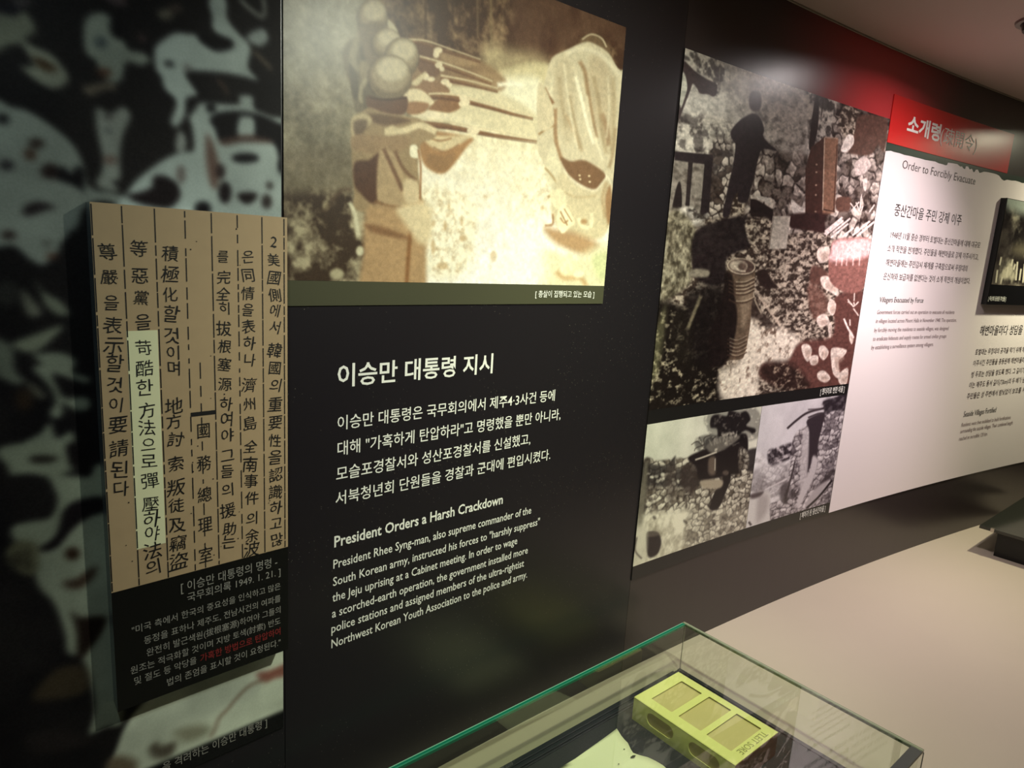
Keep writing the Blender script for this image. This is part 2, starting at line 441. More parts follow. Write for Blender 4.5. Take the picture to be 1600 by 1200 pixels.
for (s, n, *_), lb in zip(LAMPS, dl_labels):
    d = empty('downlight', P(s, n, CEIL), lb, 'lamp', 'ceiling downlights')
    mesh_obj('trim_ring', *join([disc(s, n, CEIL - .0005, CEIL - .006, .062, .06), disc(s, n, CEIL - .006, CEIL - .006, .06, .05),
             disc(s, n, CEIL - .006, CEIL - .0005, .05, .05)]), M['lamp_ring'], d, smooth=False)
    mesh_obj('reflector', *join([disc(s, n, CEIL - .004, CEIL - .022, .049, .044), disc(s, n, CEIL - .022, CEIL - .022, .044, .036), disc(s, n, CEIL - .022, CEIL - .004, .036, .034)]), M['lamp_black'], d)
    mesh_obj('lens', *cap(s, n, CEIL - .006, .033), M['lamp_black'], d)
# ================================================================ MURAL (far left)
WH = (168, 180, 174); DK = (15, 14, 17)
mu = Print(-.62, .392, -.795, .62, 640, DK)
h, w_ = mu.h, mu.w
mu.a = speckle(h, w_, 90, 3, DK, (30, 28, 28), 2.2)
blot = speckle(h, w_, 120, 21, DK, WH, 9, -.08)
xs = (np.arange(w_) / 640 + mu.s0)[None, :, None]
mu.a = np.where(xs < .015, blot, mu.a)
mu.frame(0, 0, 3.529)
G1 = (112, 116, 102); G2 = (134, 142, 134)
mu.poly([(-60, 20), (60, 90), (130, 60), (190, 160), (150, 205), (100, 240), (40, 250), (-60, 280)], G1, 3)
mu.poly([(-40, 15), (50, 20), (120, 50), (60, 80), (-40, 60)], (24, 22, 30), 3)
mu.poly([(60, 0), (170, 0), (150, 20), (90, 30)], (90, 85, 85), 3)
mu.poly([(110, 230), (200, 265), (290, 310), (372, 430), (300, 490), (200, 450), (110, 370), (180, 360)], (128, 132, 118), 3)
mu.poly([(180, 310), (250, 340), (310, 380), (260, 395), (200, 360)], (60, 44, 30), 4)
mu.poly([(-80, 580), (60, 590), (150, 612), (290, 700), (400, 800), (450, 900), (490, 1030), (600, 1060), (690, 1090), (640, 1112), (520, 1108), (420, 1180), (350, 1320), (260, 1330), (120, 1300), (-80, 1200)], G2, 2.5)
for x, y, a, b, c in ((10, 655, 32, 30, DK), (195, 790, 42, 26, (40, 30, 26)), (160, 850, 32, 32, (66, 46, 36)), (270, 950, 50, 50, (40, 30, 28)), (30, 910, 40, 30, (40, 36, 40)), (230, 1135, 70, 26, (36, 30, 32)), (140, 1170, 36, 40, (74, 60, 50)), (110, 1080, 40, 40, (110, 110, 100))):
    mu.ell(x, y, a, b, c, 4)
mu.poly([(310, 940), (350, 920), (380, 960), (420, 915), (455, 950), (450, 1110), (400, 1100), (330, 1030)], DK, 4)
mu.poly([(520, 70), (600, 90), (615, 190), (680, 230), (700, 275), (780, 290), (822, 330), (770, 362), (690, 345), (662, 440), (600, 450), (540, 390), (520, 330), (470, 300), (452, 200), (465, 110)], (128, 136, 126), 3)
mu.ell(550, 235, 34, 34, (70, 78, 80), 5); mu.ell(640, 150, 40, 60, DK, 6, .9); mu.ell(565, 400, 44, 22, (74, 48, 36), 4)
mu.poly([(450, 480), (520, 460), (600, 450), (640, 490), (560, 500), (500, 530), (460, 510)], (100, 92, 80), 3)
mu.poly([(530, 590), (600, 625), (660, 590), (695, 600), (712, 650), (672, 740), (655, 860), (655, 980), (610, 1000), (650, 1050), (560, 1040), (520, 1010), (550, 950), (560, 880), (535, 760), (520, 660)], (140, 146, 138), 3)
mu.ell(590, 720, 20, 16, (90, 94, 94), 4); mu.ell(600, 880, 40, 22, (110, 90, 82), 5); mu.ell(590, 645, 26, 12, (60, 54, 54), 4)
mu.poly([(690, 15), (640, 30), (560, -20), (640, -60)], (76, 64, 66), 4)
mu.ell(905, 80, 45, 30, (100, 96, 84), 5); mu.ell(960, 45, 40, 22, (70, 60, 54), 5); mu.ell(775, 210, 26, 22, (66, 52, 52), 5)
mu.poly([(960, 180), (1030, 186), (1080, 195), (1130, 250), (1190, 280), (1270, 265), (1270, 225), (1170, 170), (1160, 90), (1140, 10), (1180, -40), (1240, 0), (1245, 100), (1300, 175), (1372, 260), (1360, 370), (1415, 440), (1320, 420), (1200, 400), (1020, 395), (1040, 455), (1080, 520), (1020, 545), (1010, 640), (965, 700), (932, 670), (965, 560), (900, 490), (880, 420), (850, 380), (845, 270), (890, 220)], WH, 2.5)
mu.ell(925, 352, 28, 14, DK, 3); mu.ell(1025, 370, 24, 18, (110, 110, 106), 5)
mu.poly([(1080, 205), (1170, 200), (1270, 225), (1260, 262), (1190, 280), (1130, 255)], DK, 3)
mu.poly([(1350, 200), (1400, 165), (1450, 160), (1472, 215), (1430, 255), (1380, 240)], (150, 160, 156), 3)
mu.stroke([(1310, -10), (1370, 50), (1440, 95), (1450, 40), (1440, -20)], 6, (140, 144, 136), 2)
mu.stroke([(1390, 285), (1440, 330), (1490, 385)], 4.5, (110, 100, 84), 2)
mu.stroke([(1190, 440), (1230, 480), (1240, 520)], 4, (96, 76, 62), 3)
mu.poly([(970, 735), (1000, 725), (1022, 790), (1000, 835), (960, 820)], (150, 156, 150), 2.5)
mu.poly([(700, 1050), (820, 930), (950, 850), (1020, 835), (1060, 820), (1050, 700), (1035, 650), (1070, 600), (1110, 565), (1300, 575), (1310, 530), (1385, 530), (1395, 600), (1480, 640), (1580, 720), (1580, 1300), (600, 1300)], WH, 2.5)
mu.poly([(1150, 660), (1190, 625), (1290, 612), (1400, 625), (1500, 665), (1570, 730), (1580, 1000), (1525, 930), (1528, 860), (1490, 785), (1340, 770), (1210, 775), (1180, 710)], DK, 2.5)
mu.poly([(1310, 650), (1350, 640), (1392, 655), (1395, 740), (1345, 755), (1300, 740)], (170, 182, 176), 2)
mu.poly([(1200, 770), (1340, 745), (1480, 765), (1490, 785), (1330, 782), (1230, 800)], (80, 62, 56), 3)
mu.ell(1155, 595, 28, 24, DK, 3)
mu.poly([(1130, 740), (1170, 800), (1200, 920), (1190, 1030), (1155, 1020), (1130, 900)], (100, 80, 72), 5)
for x, y, a, b, c in ((1345, 870, 76, 26, DK), (1208, 945, 24, 42, (44, 34, 34)), (1232, 1060, 34, 60, (26, 20, 22)), (1478, 1022, 18, 20, (50, 46, 44)), (1462, 1110, 28, 40, (50, 44, 42)), (990, 960, 26, 50, (110, 104, 100)), (1110, 1150, 45, 40, DK)):
    mu.ell(x, y, a, b, c, 3.5)
mu.poly([(1300, 1072), (1355, 1060), (1412, 1070), (1385, 1110), (1350, 1122), (1320, 1105)], (24, 18, 18), 3)
mu.poly([(690, 1075), (760, 1060), (830, 1030), (840, 975), (900, 970), (965, 1010), (985, 1080), (930, 1142), (830, 1135), (740, 1110)], (26, 20, 22), 3)
mu.poly([(985, 1040), (1060, 1010), (1060, 870), (1045, 650), (1030, 640), (1020, 700), (1055, 770), (1040, 830), (1010, 842)], (34, 28, 28), 3, .0)
mu.frame(0, 300, 3)                       # middle left
mu.poly([(-60, -80), (250, -60), (385, 0), (375, 90), (350, 170), (280, 200), (272, 270), (200, 340), (130, 310), (60, 250), (-60, 230)], G2, 4)
mu.poly([(120, 60), (180, 45), (255, 70), (200, 85), (130, 110), (100, 100)], (34, 28, 30), 4)
mu.ell(35, 200, 35, 22, (50, 40, 38), 4); mu.ell(215, 240, 16, 16, (84, 84, 78), 5); mu.ell(240, 300, 26, 16, (80, 56, 46), 5)
mu.ell(30, 470, 60, 60, (46, 46, 44), 8)
mu.poly([(100, 455), (140, 490), (190, 560), (150, 585), (115, 560), (100, 510)], (110, 112, 100), 4)
mu.poly([(160, 415), (200, 465), (280, 510), (320, 570), (260, 570), (205, 525), (185, 470)], (112, 118, 104), 4)
mu.poly([(55, 705), (140, 670), (290, 622), (225, 700), (160, 745), (90, 740)], (118, 124, 108), 4)
mu.poly([(-60, 680), (50, 720), (65, 830), (110, 880), (60, 895), (-60, 820)], (92, 98, 88), 5)
mu.poly([(150, 760), (280, 750), (352, 790), (335, 840), (410, 868), (400, 892), (300, 862), (240, 850), (270, 920), (300, 960), (400, 960), (412, 1010), (350, 1020), (285, 985), (292, 1030), (255, 1060), (228, 1030), (255, 975), (220, 900), (150, 825), (190, 800)], (120, 128, 114), 4)
mu.poly([(120, 885), (180, 915), (212, 962), (160, 955)], (84, 84, 74), 4); mu.ell(110, 970, 40, 50, (44, 34, 26), 8)
mu.poly([(100, 1180), (180, 1130), (230, 1078), (262, 1150), (330, 1118), (352, 1200), (345, 1300), (80, 1300)], (118, 126, 112), 4)
mu.frame(0, 700, 2.4)                     # lower left
W3 = (124, 132, 116)
mu.poly([(-20, 10), (60, -20), (270, -10), (262, 60), (205, 105), (110, 92), (40, 96), (20, 60)], W3, 4)
mu.poly([(110, 30), (170, 25), (215, 35), (180, 50), (120, 50)], (30, 26, 24), 4)
mu.poly([(180, 95), (262, 100), (335, 100), (356, 60), (450, 60), (450, 180), (350, 180), (262, 205), (232, 280), (200, 330), (150, 372), (100, 362), (45, 335), (45, 290), (120, 270), (185, 255), (212, 190), (190, 130)], W3, 4)
mu.poly([(250, -20), (330, -10), (340, 60), (320, 105), (280, 80), (255, 50)], (18, 15, 17), 4)
mu.poly([(120, 380), (200, 372), (250, 320), (300, 270), (360, 245), (460, 260), (460, 640), (440, 760), (460, 1010), (395, 1040), (330, 1065), (352, 960), (312, 800), (250, 760), (240, 690), (200, 580), (145, 520), (125, 460)], (134, 142, 126), 4)
mu.poly([(150, 365), (205, 330), (235, 230), (290, 200), (375, 182), (350, 240), (270, 290), (215, 360), (160, 385)], (20, 17, 20), 4)
mu.ell(267, 392, 26, 24, (40, 26, 18), 5); mu.poly([(235, 495), (280, 485), (350, 440), (350, 475), (300, 520), (250, 520)], (60, 48, 40), 6)
mu.poly([(262, 610), (300, 630), (390, 628), (380, 680), (340, 740), (290, 790), (285, 700), (275, 650)], (30, 22, 18), 5)
mu.poly([(20, 380), (60, 345), (110, 345), (140, 370), (135, 460), (85, 470), (30, 425)], (88, 88, 70), 4)
for a in ((60, 380, 70, 440), (95, 375, 100, 450), (30, 400, 60, 430)): mu.stroke([(a[0], a[1]), (a[2], a[3])], 4, (24, 20, 18), 3)
mu.poly([(200, 830), (300, 810), (330, 880), (280, 925), (120, 935)], (58, 50, 38), 8)
mu.poly([(90, 1080), (200, 1050), (330, 1080), (320, 1110), (150, 1140)], (34, 30, 30), 8)
mu.frame(100, 880, 3.75)                  # lower right, below the document board
mu.poly([(240, 1260), (300, 1080), (345, 960), (420, 850), (600, 700), (1010, 560), (1500, 480), (1500, 780), (1280, 862), (880, 1030), (480, 1202), (380, 1300)], (196, 204, 184), 2)
mu.stroke([(1180, 670), (1090, 705), (1040, 745), (990, 800), (950, 850), (900, 900), (880, 960), (850, 1010)], 3, (110, 86, 70), 2.5)
mu.poly([(1120, 640), (1200, 620), (1330, 570), (1330, 640), (1230, 668), (1170, 690)], (132, 88, 76), 4)
mu.poly([(490, 1080), (530, 1040), (570, 1060), (640, 1040), (640, 1090), (590, 1130), (520, 1130)], (90, 84, 72), 6)
mu.poly([(640, 980), (760, 940), (850, 960), (800, 1010), (700, 1040)], (132, 132, 112), 9)
mu.poly([(250, 1150), (330, 1120), (420, 1160), (380, 1260), (240, 1280)], (104, 92, 74), 8)
# black caption strip along the foot
zc = at1(441, 1109)[1]; r0 = int((mu.z1 - zc) * mu.k)
mu.a[r0:] = (22, 22, 22)
sx = int((at1(425, 200)[0] - mu.s0) * mu.k)
f = np.clip((np.arange(w_) - sx) / 12, 0, 1)[None, :, None] * np.clip(((h - np.arange(h)) - h * .62) / 60, 0, 1)[:, None, None]
mu.a = mu.a * (1 - .0 * f)
mu.blur(2, 2)
mu.a *= 1 + (fbm(mu.h, mu.w, 40, 905, 3)[..., None] - .5) * .35
mu.grain(8, 5)
mural = empty('mural_board', wp(.0, -.795, .002), 'tall blurry black and white crowd photograph board behind the brown document board', 'photograph')
board('print', -.62, .392, -.795, .62, .0005, .003, mu.material('mural_print', .5, .12), mural)
lettering([text_geo('을 격려하는 이승만 대통령 ]', (254, 1202), (417, 1139), 15, .003)], M['ink_grey'], mural)

# ================================================================ RIFLE PHOTOGRAPH
ex = Print(.396, 1.0955, -.063, .4445, 1250, (122, 112, 90))
h, w_ = ex.h, ex.w
ex.a = speckle(h, w_, 34, 31, (112, 104, 82), (164, 154, 126), 1.8)
ex.a += (fbm(h, w_, 12, 35, 3)[..., None] - .5) * 60
trees = speckle(h, w_, 30, 41, (70, 48, 34), (150, 124, 92), 3.0, -.12); dktr = speckle(h, w_, 60, 44, (72, 48, 36), (100, 74, 56), 2)
scrub = speckle(h, w_, 30, 51, (62, 48, 36), (176, 164, 132), 3.4, -.06)
gz = np.clip((np.arange(h)[:, None, None] / h - .42) / .45, 0, 1); sand = speckle(h, w_, 14, 61, (206, 192, 150), (232, 222, 184), 1.8, .05) * (1 - gz) + speckle(h, w_, 12, 62, (226, 216, 196), (252, 249, 240), 1.8, .15) * gz; sand2 = speckle(h, w_, 10, 66, (184, 158, 116), (246, 238, 206), 2.4, .18)  # sand pales downwards: part print tone, part lamp pool painted in
reflection_haze = speckle(h, w_, 14, 71, (140, 144, 124), (176, 178, 156), 1.4)
ex.frame(0, 0, 1)
ex.poly([(640, -160), (1060, -160), (1060, 200), (840, 190), (760, 150), (660, 110), (600, 60), (590, -60)], tex=trees, soft=14)
ex.poly([(830, -100), (1060, -100), (1060, 120), (930, 60), (850, 95), (800, 60), (800, 0)], tex=dktr, soft=16, a=.92)
for x, t_, b_, c in ((663, -40, 60, (70, 48, 34)), (765, -60, 70, (130, 110, 78)), (716, -40, 50, (74, 52, 38)), (744, -40, 60, (120, 100, 72)), (705, -40, 40, (66, 46, 34))):
    ex.stroke([(x, t_), (x + 1, b_)], 4, c, 2, .6)
ex.poly([(430, -160), (600, -160), (570, 0), (560, 60), (500, 110), (430, 100)], tex=reflection_haze, soft=40, a=.4)  # grey lamp reflection painted over the upper left of the print
ex.poly([(430, 235), (560, 235), (560, 300), (430, 300)], (104, 92, 72), 14, .5)
ex.poly([(425, 320), (480, 300), (560, 300), (575, 330), (575, 450), (425, 460)], tex=scrub, soft=12)
# sand and smoke
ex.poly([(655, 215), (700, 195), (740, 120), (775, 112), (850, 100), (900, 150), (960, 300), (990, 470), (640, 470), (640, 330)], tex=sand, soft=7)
ex.poly([(760, 70), (800, 78), (850, 90), (860, 130), (800, 140), (750, 110)], (196, 182, 140), 18, .7)
ex.poly([(770, 128), (800, 120), (845, 128), (840, 200), (800, 200), (775, 165)], (232, 226, 196), 10, .9)
ex.poly([(650, 300), (720, 300), (745, 330), (730, 420), (660, 430)], tex=sand2, soft=14, a=.8)
ex.poly([(800, 280), (860, 270), (862, 330), (820, 330)], tex=sand2, soft=12, a=.6)
for x, y, a, b in ((676, 348, 3, 5), (694, 352, 2.5, 8), (720, 345, 2.5, 7), (700, 322, 2, 6), (757, 307, 3, 2), (846, 325, 2.5, 3), (675, 385, 3, 12), (722, 372, 6, 5), (690, 415, 9, 6), (770, 400, 5, 9)):
    ex.ell(x, y, a, b, (190, 160, 116), 3, .7)
# hazy upper bodies at the left
ex.poly([(535, 78), (558, 58), (585, 78), (596, 120), (580, 168), (556, 178), (548, 140), (538, 110)], (112, 100, 78), 4)
ex.poly([(546, 78), (556, 52), (562, 60), (555, 90), (560, 110), (545, 105)], (150, 140, 112), 4, .8)
ex.poly([(562, 75), (580, 70), (584, 95), (566, 98)], (78, 68, 52), 4)
ex.poly([(560, 100), (580, 96), (574, 125), (566, 132)], (140, 126, 98), 4); ex.poly([(544, 100), (556, 118), (560, 150), (550, 150)], (84, 74, 58), 4)
ex.poly([(562, 132), (574, 122), (578, 160), (560, 158)], (172, 160, 128), 3, .8); ex.poly([(566, 140), (580, 128), (584, 168), (568, 170)], (96, 84, 64), 4)
# arms and stocks, back to front
BR = (140, 106, 76); TN = (178, 152, 112)
ex.poly([(634, 62), (700, 80), (752, 96), (790, 128), (760, 150), (640, 160)], (142, 114, 82), 6, .85)
ex.poly([(640, 68), (676, 76), (672, 92), (646, 88)], (104, 76, 56), 3); ex.poly([(654, 92), (684, 104), (680, 120), (655, 112)], (112, 82, 60), 3)
ex.poly([(690, 84), (745, 98), (730, 104), (696, 98)], (170, 142, 104), 4, .7)
ex.poly([(690, 134), (770, 142), (835, 178), (838, 214), (720, 190), (680, 170)], (212, 200, 164), 6)
ex.poly([(648, 120), (690, 130), (700, 146), (664, 148), (648, 138)], (140, 108, 78), 3)
ex.poly([(690, 150), (720, 152), (716, 170), (690, 178), (668, 172)], (136, 100, 68), 3)
ex.poly([(640, 178), (664, 172), (712, 180), (735, 190), (700, 190), (660, 190)], (222, 210, 174), 3)
ex.poly([(655, 206), (690, 206), (728, 214), (738, 218), (728, 230), (694, 270), (666, 262), (655, 240)], (160, 122, 82), 4)
ex.poly([(656, 208), (680, 212), (712, 212), (734, 212), (716, 226), (690, 236), (668, 226)], (206, 188, 148), 4)
ex.stroke([(664, 212), (684, 220), (704, 216)], 3, (150, 118, 82), 2); ex.stroke([(676, 230), (694, 238), (716, 226)], 3, (140, 104, 70), 2.5, .7)
ex.poly([(668, 240), (690, 244), (710, 240), (694, 268), (668, 260)], (142, 110, 76), 4, .8)
for a, t_ in ((((640, 66), (664, 70), (700, 82), (749, 97)), 4.5), (((654, 93), (690, 104), (730, 118), (766, 131)), 5), (((687, 123), (730, 132), (776, 143)), 6), (((664, 152), (700, 153), (760, 167), (800, 178), (831, 185)), 8), (((660, 194), (700, 198), (770, 211), (838, 221)), 10)):
    ex.stroke(a, t_, (124, 90, 62), 2, 1, 2); ex.stroke([(x, y + t_ * .3) for x, y in a], t_ * .4, (92, 62, 44), 1.6, .8, 1)
for a in (((637, 62), (664, 64), (700, 76), (749, 93)), ((654, 88), (690, 98), (730, 112), (768, 127)), ((687, 118), (730, 126), (776, 138)), ((668, 147), (700, 147), (760, 160), (831, 181)), ((664, 187), (700, 191), (770, 204), (840, 218))):
    ex.stroke(a, 3.2, (212, 196, 158), 1.4, 1, 1.6)
ex.stroke([(776, 133), (800, 131), (815, 136)], 6, (240, 234, 208), 4)
for x, y, a, b in ((683, 79, 7, 5), (680, 85, 5, 6), (684, 102, 6, 5), (689, 108, 4, 4), (694, 128, 7, 5), (700, 133, 5, 4), (722, 153, 6, 5), (727, 160, 6, 5), (720, 162, 5, 5), (738, 204, 10, 7), (672, 124, 6, 4), (664, 120, 5, 6)):
    ex.ell(x, y, a, b, (228, 214, 178), 1.8, .95)
ex.poly([(641, 130), (655, 118), (664, 112), (660, 124), (650, 134)], (206, 190, 152), 2.5); ex.poly([(655, 182), (670, 174), (700, 180), (690, 186)], (230, 216, 182), 2.5)
# helmets
def helmet(x, y, rx, ry, seed):
    ex.ell(x - 1, y + 1, rx + 2, ry + 1, (84, 70, 54), 3, .6)
    ex.ell(x, y, rx, ry, (116, 100, 76), 1.6)
    ex.ell(x + rx * .04, y - ry * .14, rx * .90, ry * .80, (158, 142, 112), 5)
    ex.ell(x + rx * .1, y - ry * .36, rx * .70, ry * .52, (206, 194, 162), 6, .9)
ex.poly([(604, 30), (620, 48), (612, 62), (600, 50)], (196, 186, 154), 3)
helmet(581, 28, 23, 29, 1); ex.poly([(560, 40), (604, 40), (600, 90), (574, 100), (564, 70)], (118, 102, 80), 5); helmet(603, 68, 23, 23, 2); helmet(627, 90, 26, 31, 3)
ex.poly([(632, 142), (655, 140), (676, 158), (668, 166), (640, 170), (630, 156)], (222, 206, 168), 2.5)
ex.poly([(636, 160), (668, 162), (660, 176), (636, 178)], (150, 112, 78), 3)
ex.poly([(572, 150), (600, 156), (634, 152), (630, 178), (600, 178), (576, 172)], (98, 68, 50), 3)
helmet(608, 121, 33.5, 35, 4); ex.stroke([(576, 152), (600, 156), (634, 153)], 3, (66, 44, 32), 1.5)
# front soldier
ex.poly([(548, 190), (562, 178), (576, 168), (600, 176), (634, 182), (655, 186), (680, 204), (676, 216), (656, 226), (652, 260), (656, 300), (655, 330), (560, 330), (552, 300), (548, 240)], (154, 132, 98), 3)
ex.poly([(560, 180), (590, 178), (640, 188), (600, 196)], (104, 80, 58), 4)
ex.stroke([(600, 206), (630, 204), (655, 196), (680, 206)], 10, (218, 200, 160), 3)
ex.poly([(548, 186), (568, 176), (580, 190), (560, 205), (550, 215)], (190, 172, 134), 4); ex.poly([(552, 190), (572, 188), (568, 206), (554, 212)], (92, 72, 54), 4, .8)
ex.poly([(600, 204), (612, 196), (620, 206), (604, 216)], (210, 192, 152), 3); ex.poly([(552, 212), (600, 212), (640, 216), (620, 238), (556, 236)], (150, 124, 92), 4)
ex.poly([(553, 254), (575, 250), (592, 240), (592, 280), (586, 320), (560, 300), (552, 285)], (82, 56, 42), 4)
ex.poly([(592, 235), (614, 240), (628, 270), (630, 316), (606, 320), (588, 310)], (172, 148, 112), 4)
ex.stroke([(598, 232), (612, 262), (628, 298)], 6, (102, 72, 52), 3, .8); ex.stroke([(616, 236), (628, 262), (648, 282)], 5, (108, 78, 56), 3, .8)
ex.poly([(640, 228), (650, 228), (652, 246), (640, 244)], (236, 228, 196), 2); ex.poly([(630, 282), (650, 284), (654, 314), (632, 314)], (204, 184, 146), 4)
ex.stroke([(652, 234), (656, 262), (655, 312)], 3, (140, 96, 60), 2, .8)
ex.stroke([(584, 314), (606, 322), (630, 324)], 5, (112, 82, 56), 3); ex.stroke([(630, 322), (660, 316)], 3, (184, 150, 106), 3)
ex.poly([(572, 326), (610, 322), (640, 326), (660, 320), (664, 400), (655, 470), (566, 470), (566, 400)], (176, 144, 104), 7)
ex.poly([(570, 350), (600, 355), (640, 372), (620, 372), (580, 362)], (130, 96, 66), 5); ex.stroke([(640, 360), (636, 410), (634, 445)], 6, (136, 96, 60), 4)
ex.poly([(620, 325), (668, 318), (672, 370), (655, 380), (632, 350)], (216, 198, 158), 8)
ex.stroke([(544, 316), (552, 330), (556, 350), (558, 368)], 6, (212, 204, 170), 3); ex.ell(561, 392, 6, 8, (206, 198, 164), 3); ex.ell(525, 428, 11, 9, (180, 170, 136), 4); ex.ell(508, 322, 5, 6, (180, 168, 132), 4)
ex.stroke([(505, 330), (530, 300), (548, 296)], 7, (80, 62, 46), 5, .7)
# bound figure seen from behind
SH = (204, 192, 160)
ex.poly([(908, 60), (922, 53), (938, 58), (948, 72), (948, 88), (908, 68)], (112, 90, 66), 2.5)
ex.stroke([(908, 62), (922, 54), (938, 60), (946, 74)], 2.5, (190, 176, 144), 1.5)
ex.poly([(912, 66), (884, 78), (864, 88), (856, 102), (850, 124), (845, 150), (839, 170), (838, 200), (838, 232), (846, 252), (858, 282), (878, 300), (880, 260), (900, 252), (925, 258), (946, 272), (985, 300), (1000, 110), (968, 110), (950, 84), (930, 70)], SH, 2.5)
ex.poly([(864, 110), (885, 92), (895, 130), (898, 190), (885, 225), (868, 180)], (192, 178, 146), 8)
ex.poly([(920, 90), (945, 100), (960, 150), (950, 220), (930, 200), (918, 140)], (188, 172, 140), 9)
ex.stroke([(904, 96), (912, 112), (916, 138), (922, 175), (930, 215)], 6, (150, 122, 88), 4, .9)
ex.stroke([(898, 120), (906, 150), (914, 185), (926, 225)], 5, (234, 226, 196), 3)
ex.stroke([(938, 178), (946, 200), (950, 228)], 8, (150, 122, 90), 4, .8); ex.stroke([(882, 180), (895, 205), (905, 232)], 5, (178, 154, 118), 4, .8)
for a, w2_, c_, o_ in (([(872, 120), (876, 160), (884, 200)], 6, (168, 150, 116), .6), ([(888, 150), (896, 190), (908, 236)], 5, (160, 140, 106), .6), ([(926, 120), (934, 160), (940, 210), (946, 240)], 6, (158, 138, 104), .6), ([(956, 120), (958, 180), (952, 240)], 6, (166, 148, 114), .6),
        ([(880, 100), (884, 140), (892, 190), (900, 230)], 3, (228, 218, 186), .7), ([(915, 150), (924, 200), (940, 250)], 3.5, (230, 220, 188), .8), ([(948, 120), (950, 170), (946, 215)], 3, (224, 214, 182), .6), ([(862, 120), (858, 160), (862, 196)], 4, (226, 216, 184), .7), ([(884, 84), (905, 76), (935, 84), (955, 104), (972, 122)], 6, (226, 216, 186), .8), ([(960, 200), (956, 240), (950, 262)], 5, (150, 126, 92), .7)):
    ex.stroke(a, w2_, c_, 4, o_)
ex.stroke([(849, 138), (855, 150), (863, 162)], 5, (138, 104, 72), 2.5); ex.stroke([(840, 210), (852, 202), (866, 195)], 3, (150, 120, 80), 2)
ex.stroke([(866, 170), (866, 200), (868, 225), (876, 250)], 6, (158, 128, 94), 3.5)
ex.poly([(840, 130), (856, 150), (864, 190), (850, 205), (838, 190)], (206, 192, 158), 3)
ex.poly([(862, 225), (872, 250), (878, 290), (866, 300), (850, 270)], (216, 206, 172), 4); ex.stroke([(850, 262), (862, 276), (872, 292)], 3, (170, 146, 106), 2.5)
ex.poly([(874, 246), (890, 252), (906, 250), (920, 254), (944, 272), (936, 288), (926, 296), (906, 288), (886, 272)], (124, 94, 68), 3)
for x, y in ((905, 280), (920, 284), (904, 274), (919, 275)): ex.ell(x, y, 2, 1.5, (220, 200, 160), 1)
ex.poly([(876, 268), (900, 288), (928, 298), (946, 280), (955, 300), (950, 356), (925, 375), (880, 360), (862, 340), (862, 300)], (206, 192, 156), 5)
ex.stroke([(854, 308), (878, 297)], 4, (170, 142, 100), 2); ex.poly([(858, 300), (878, 296), (884, 318), (866, 326)], (226, 216, 178), 2.5)
ex.poly([(849, 356), (870, 358), (900, 364), (938, 384), (920, 400), (890, 392), (862, 376)], (178, 144, 106), 8)
ex.poly([(872, 326), (882, 322), (896, 345), (888, 356), (876, 364), (868, 345)], (236, 226, 188), 2.5); ex.stroke([(874, 340), (880, 348), (886, 344)], 2, (170, 130, 88), 1.5)
ex.stroke([(902, 340), (906, 350), (914, 356), (922, 352), (923, 332)], 6, (230, 218, 180), 2.5); ex.ell(911, 346, 5, 4, (176, 142, 100), 3)
ex.stroke([(880, 300), (900, 308), (930, 306)], 3, (180, 160, 122), 3, .7); ex.stroke([(946, 285), (940, 310), (944, 340)], 5, (176, 150, 112), 4, .7); ex.stroke([(874, 330), (885, 352)], 2, (160, 124, 84), 1.5); ex.stroke([(880, 326), (892, 346)], 1.5, (160, 124, 84), 1.2)
ex.stroke([(862, 334), (862, 350), (850, 352)], 3, (150, 108, 70), 2, .8); ex.poly([(944, 310), (952, 290), (956, 330), (948, 350)], (156, 122, 86), 4)
ex.poly([(840, 390), (900, 400), (950, 380), (960, 460), (850, 460)], (222, 214, 178), 12)
ex.poly([(874, 420), (884, 400), (890, 396), (896, 414), (888, 432)], (236, 224, 184), 3); ex.stroke([(868, 424), (880, 434), (905, 434), (914, 446)], 7, (190, 152, 106), 5, .8); ex.ell(902, 428, 8, 6, (238, 230, 194), 3)
ex.poly([(925, 400), (952, 395), (948, 440), (930, 430)], (204, 206, 158), 8)
ex.poly([(790, 380), (830, 360), (850, 440), (760, 450)], (246, 240, 226), 18, .7)  # whitish patch on the low sand, partly the lamp pool painted in
ex.blur(1, 2)
ex.a *= 1 + (fbm(ex.h, ex.w, 8, 900, 3)[..., None] - .5) * .17
ex.grain(16, 8)
rifle = empty('photograph_print', wp(.75, -.1, .002), 'large sepia photograph of helmeted soldiers aiming rifles at a bound man', 'photograph')
board('print', .396, 1.0955, -.063, .4445, .0005, .0025, ex.material('rifle_photograph', .34, .45), rifle)
board('caption_strip', .396, 1.0955, -.1005, -.0632, .0005, .0025, mat('olive_caption', (74, 74, 56), .3, .5), rifle)
lettering([text_geo('[ 총살이 집행되고 있는 모습 ]', (836, 464.6), (927.7, 465), 11, .0025, .006)], M['ink_white'], rifle)

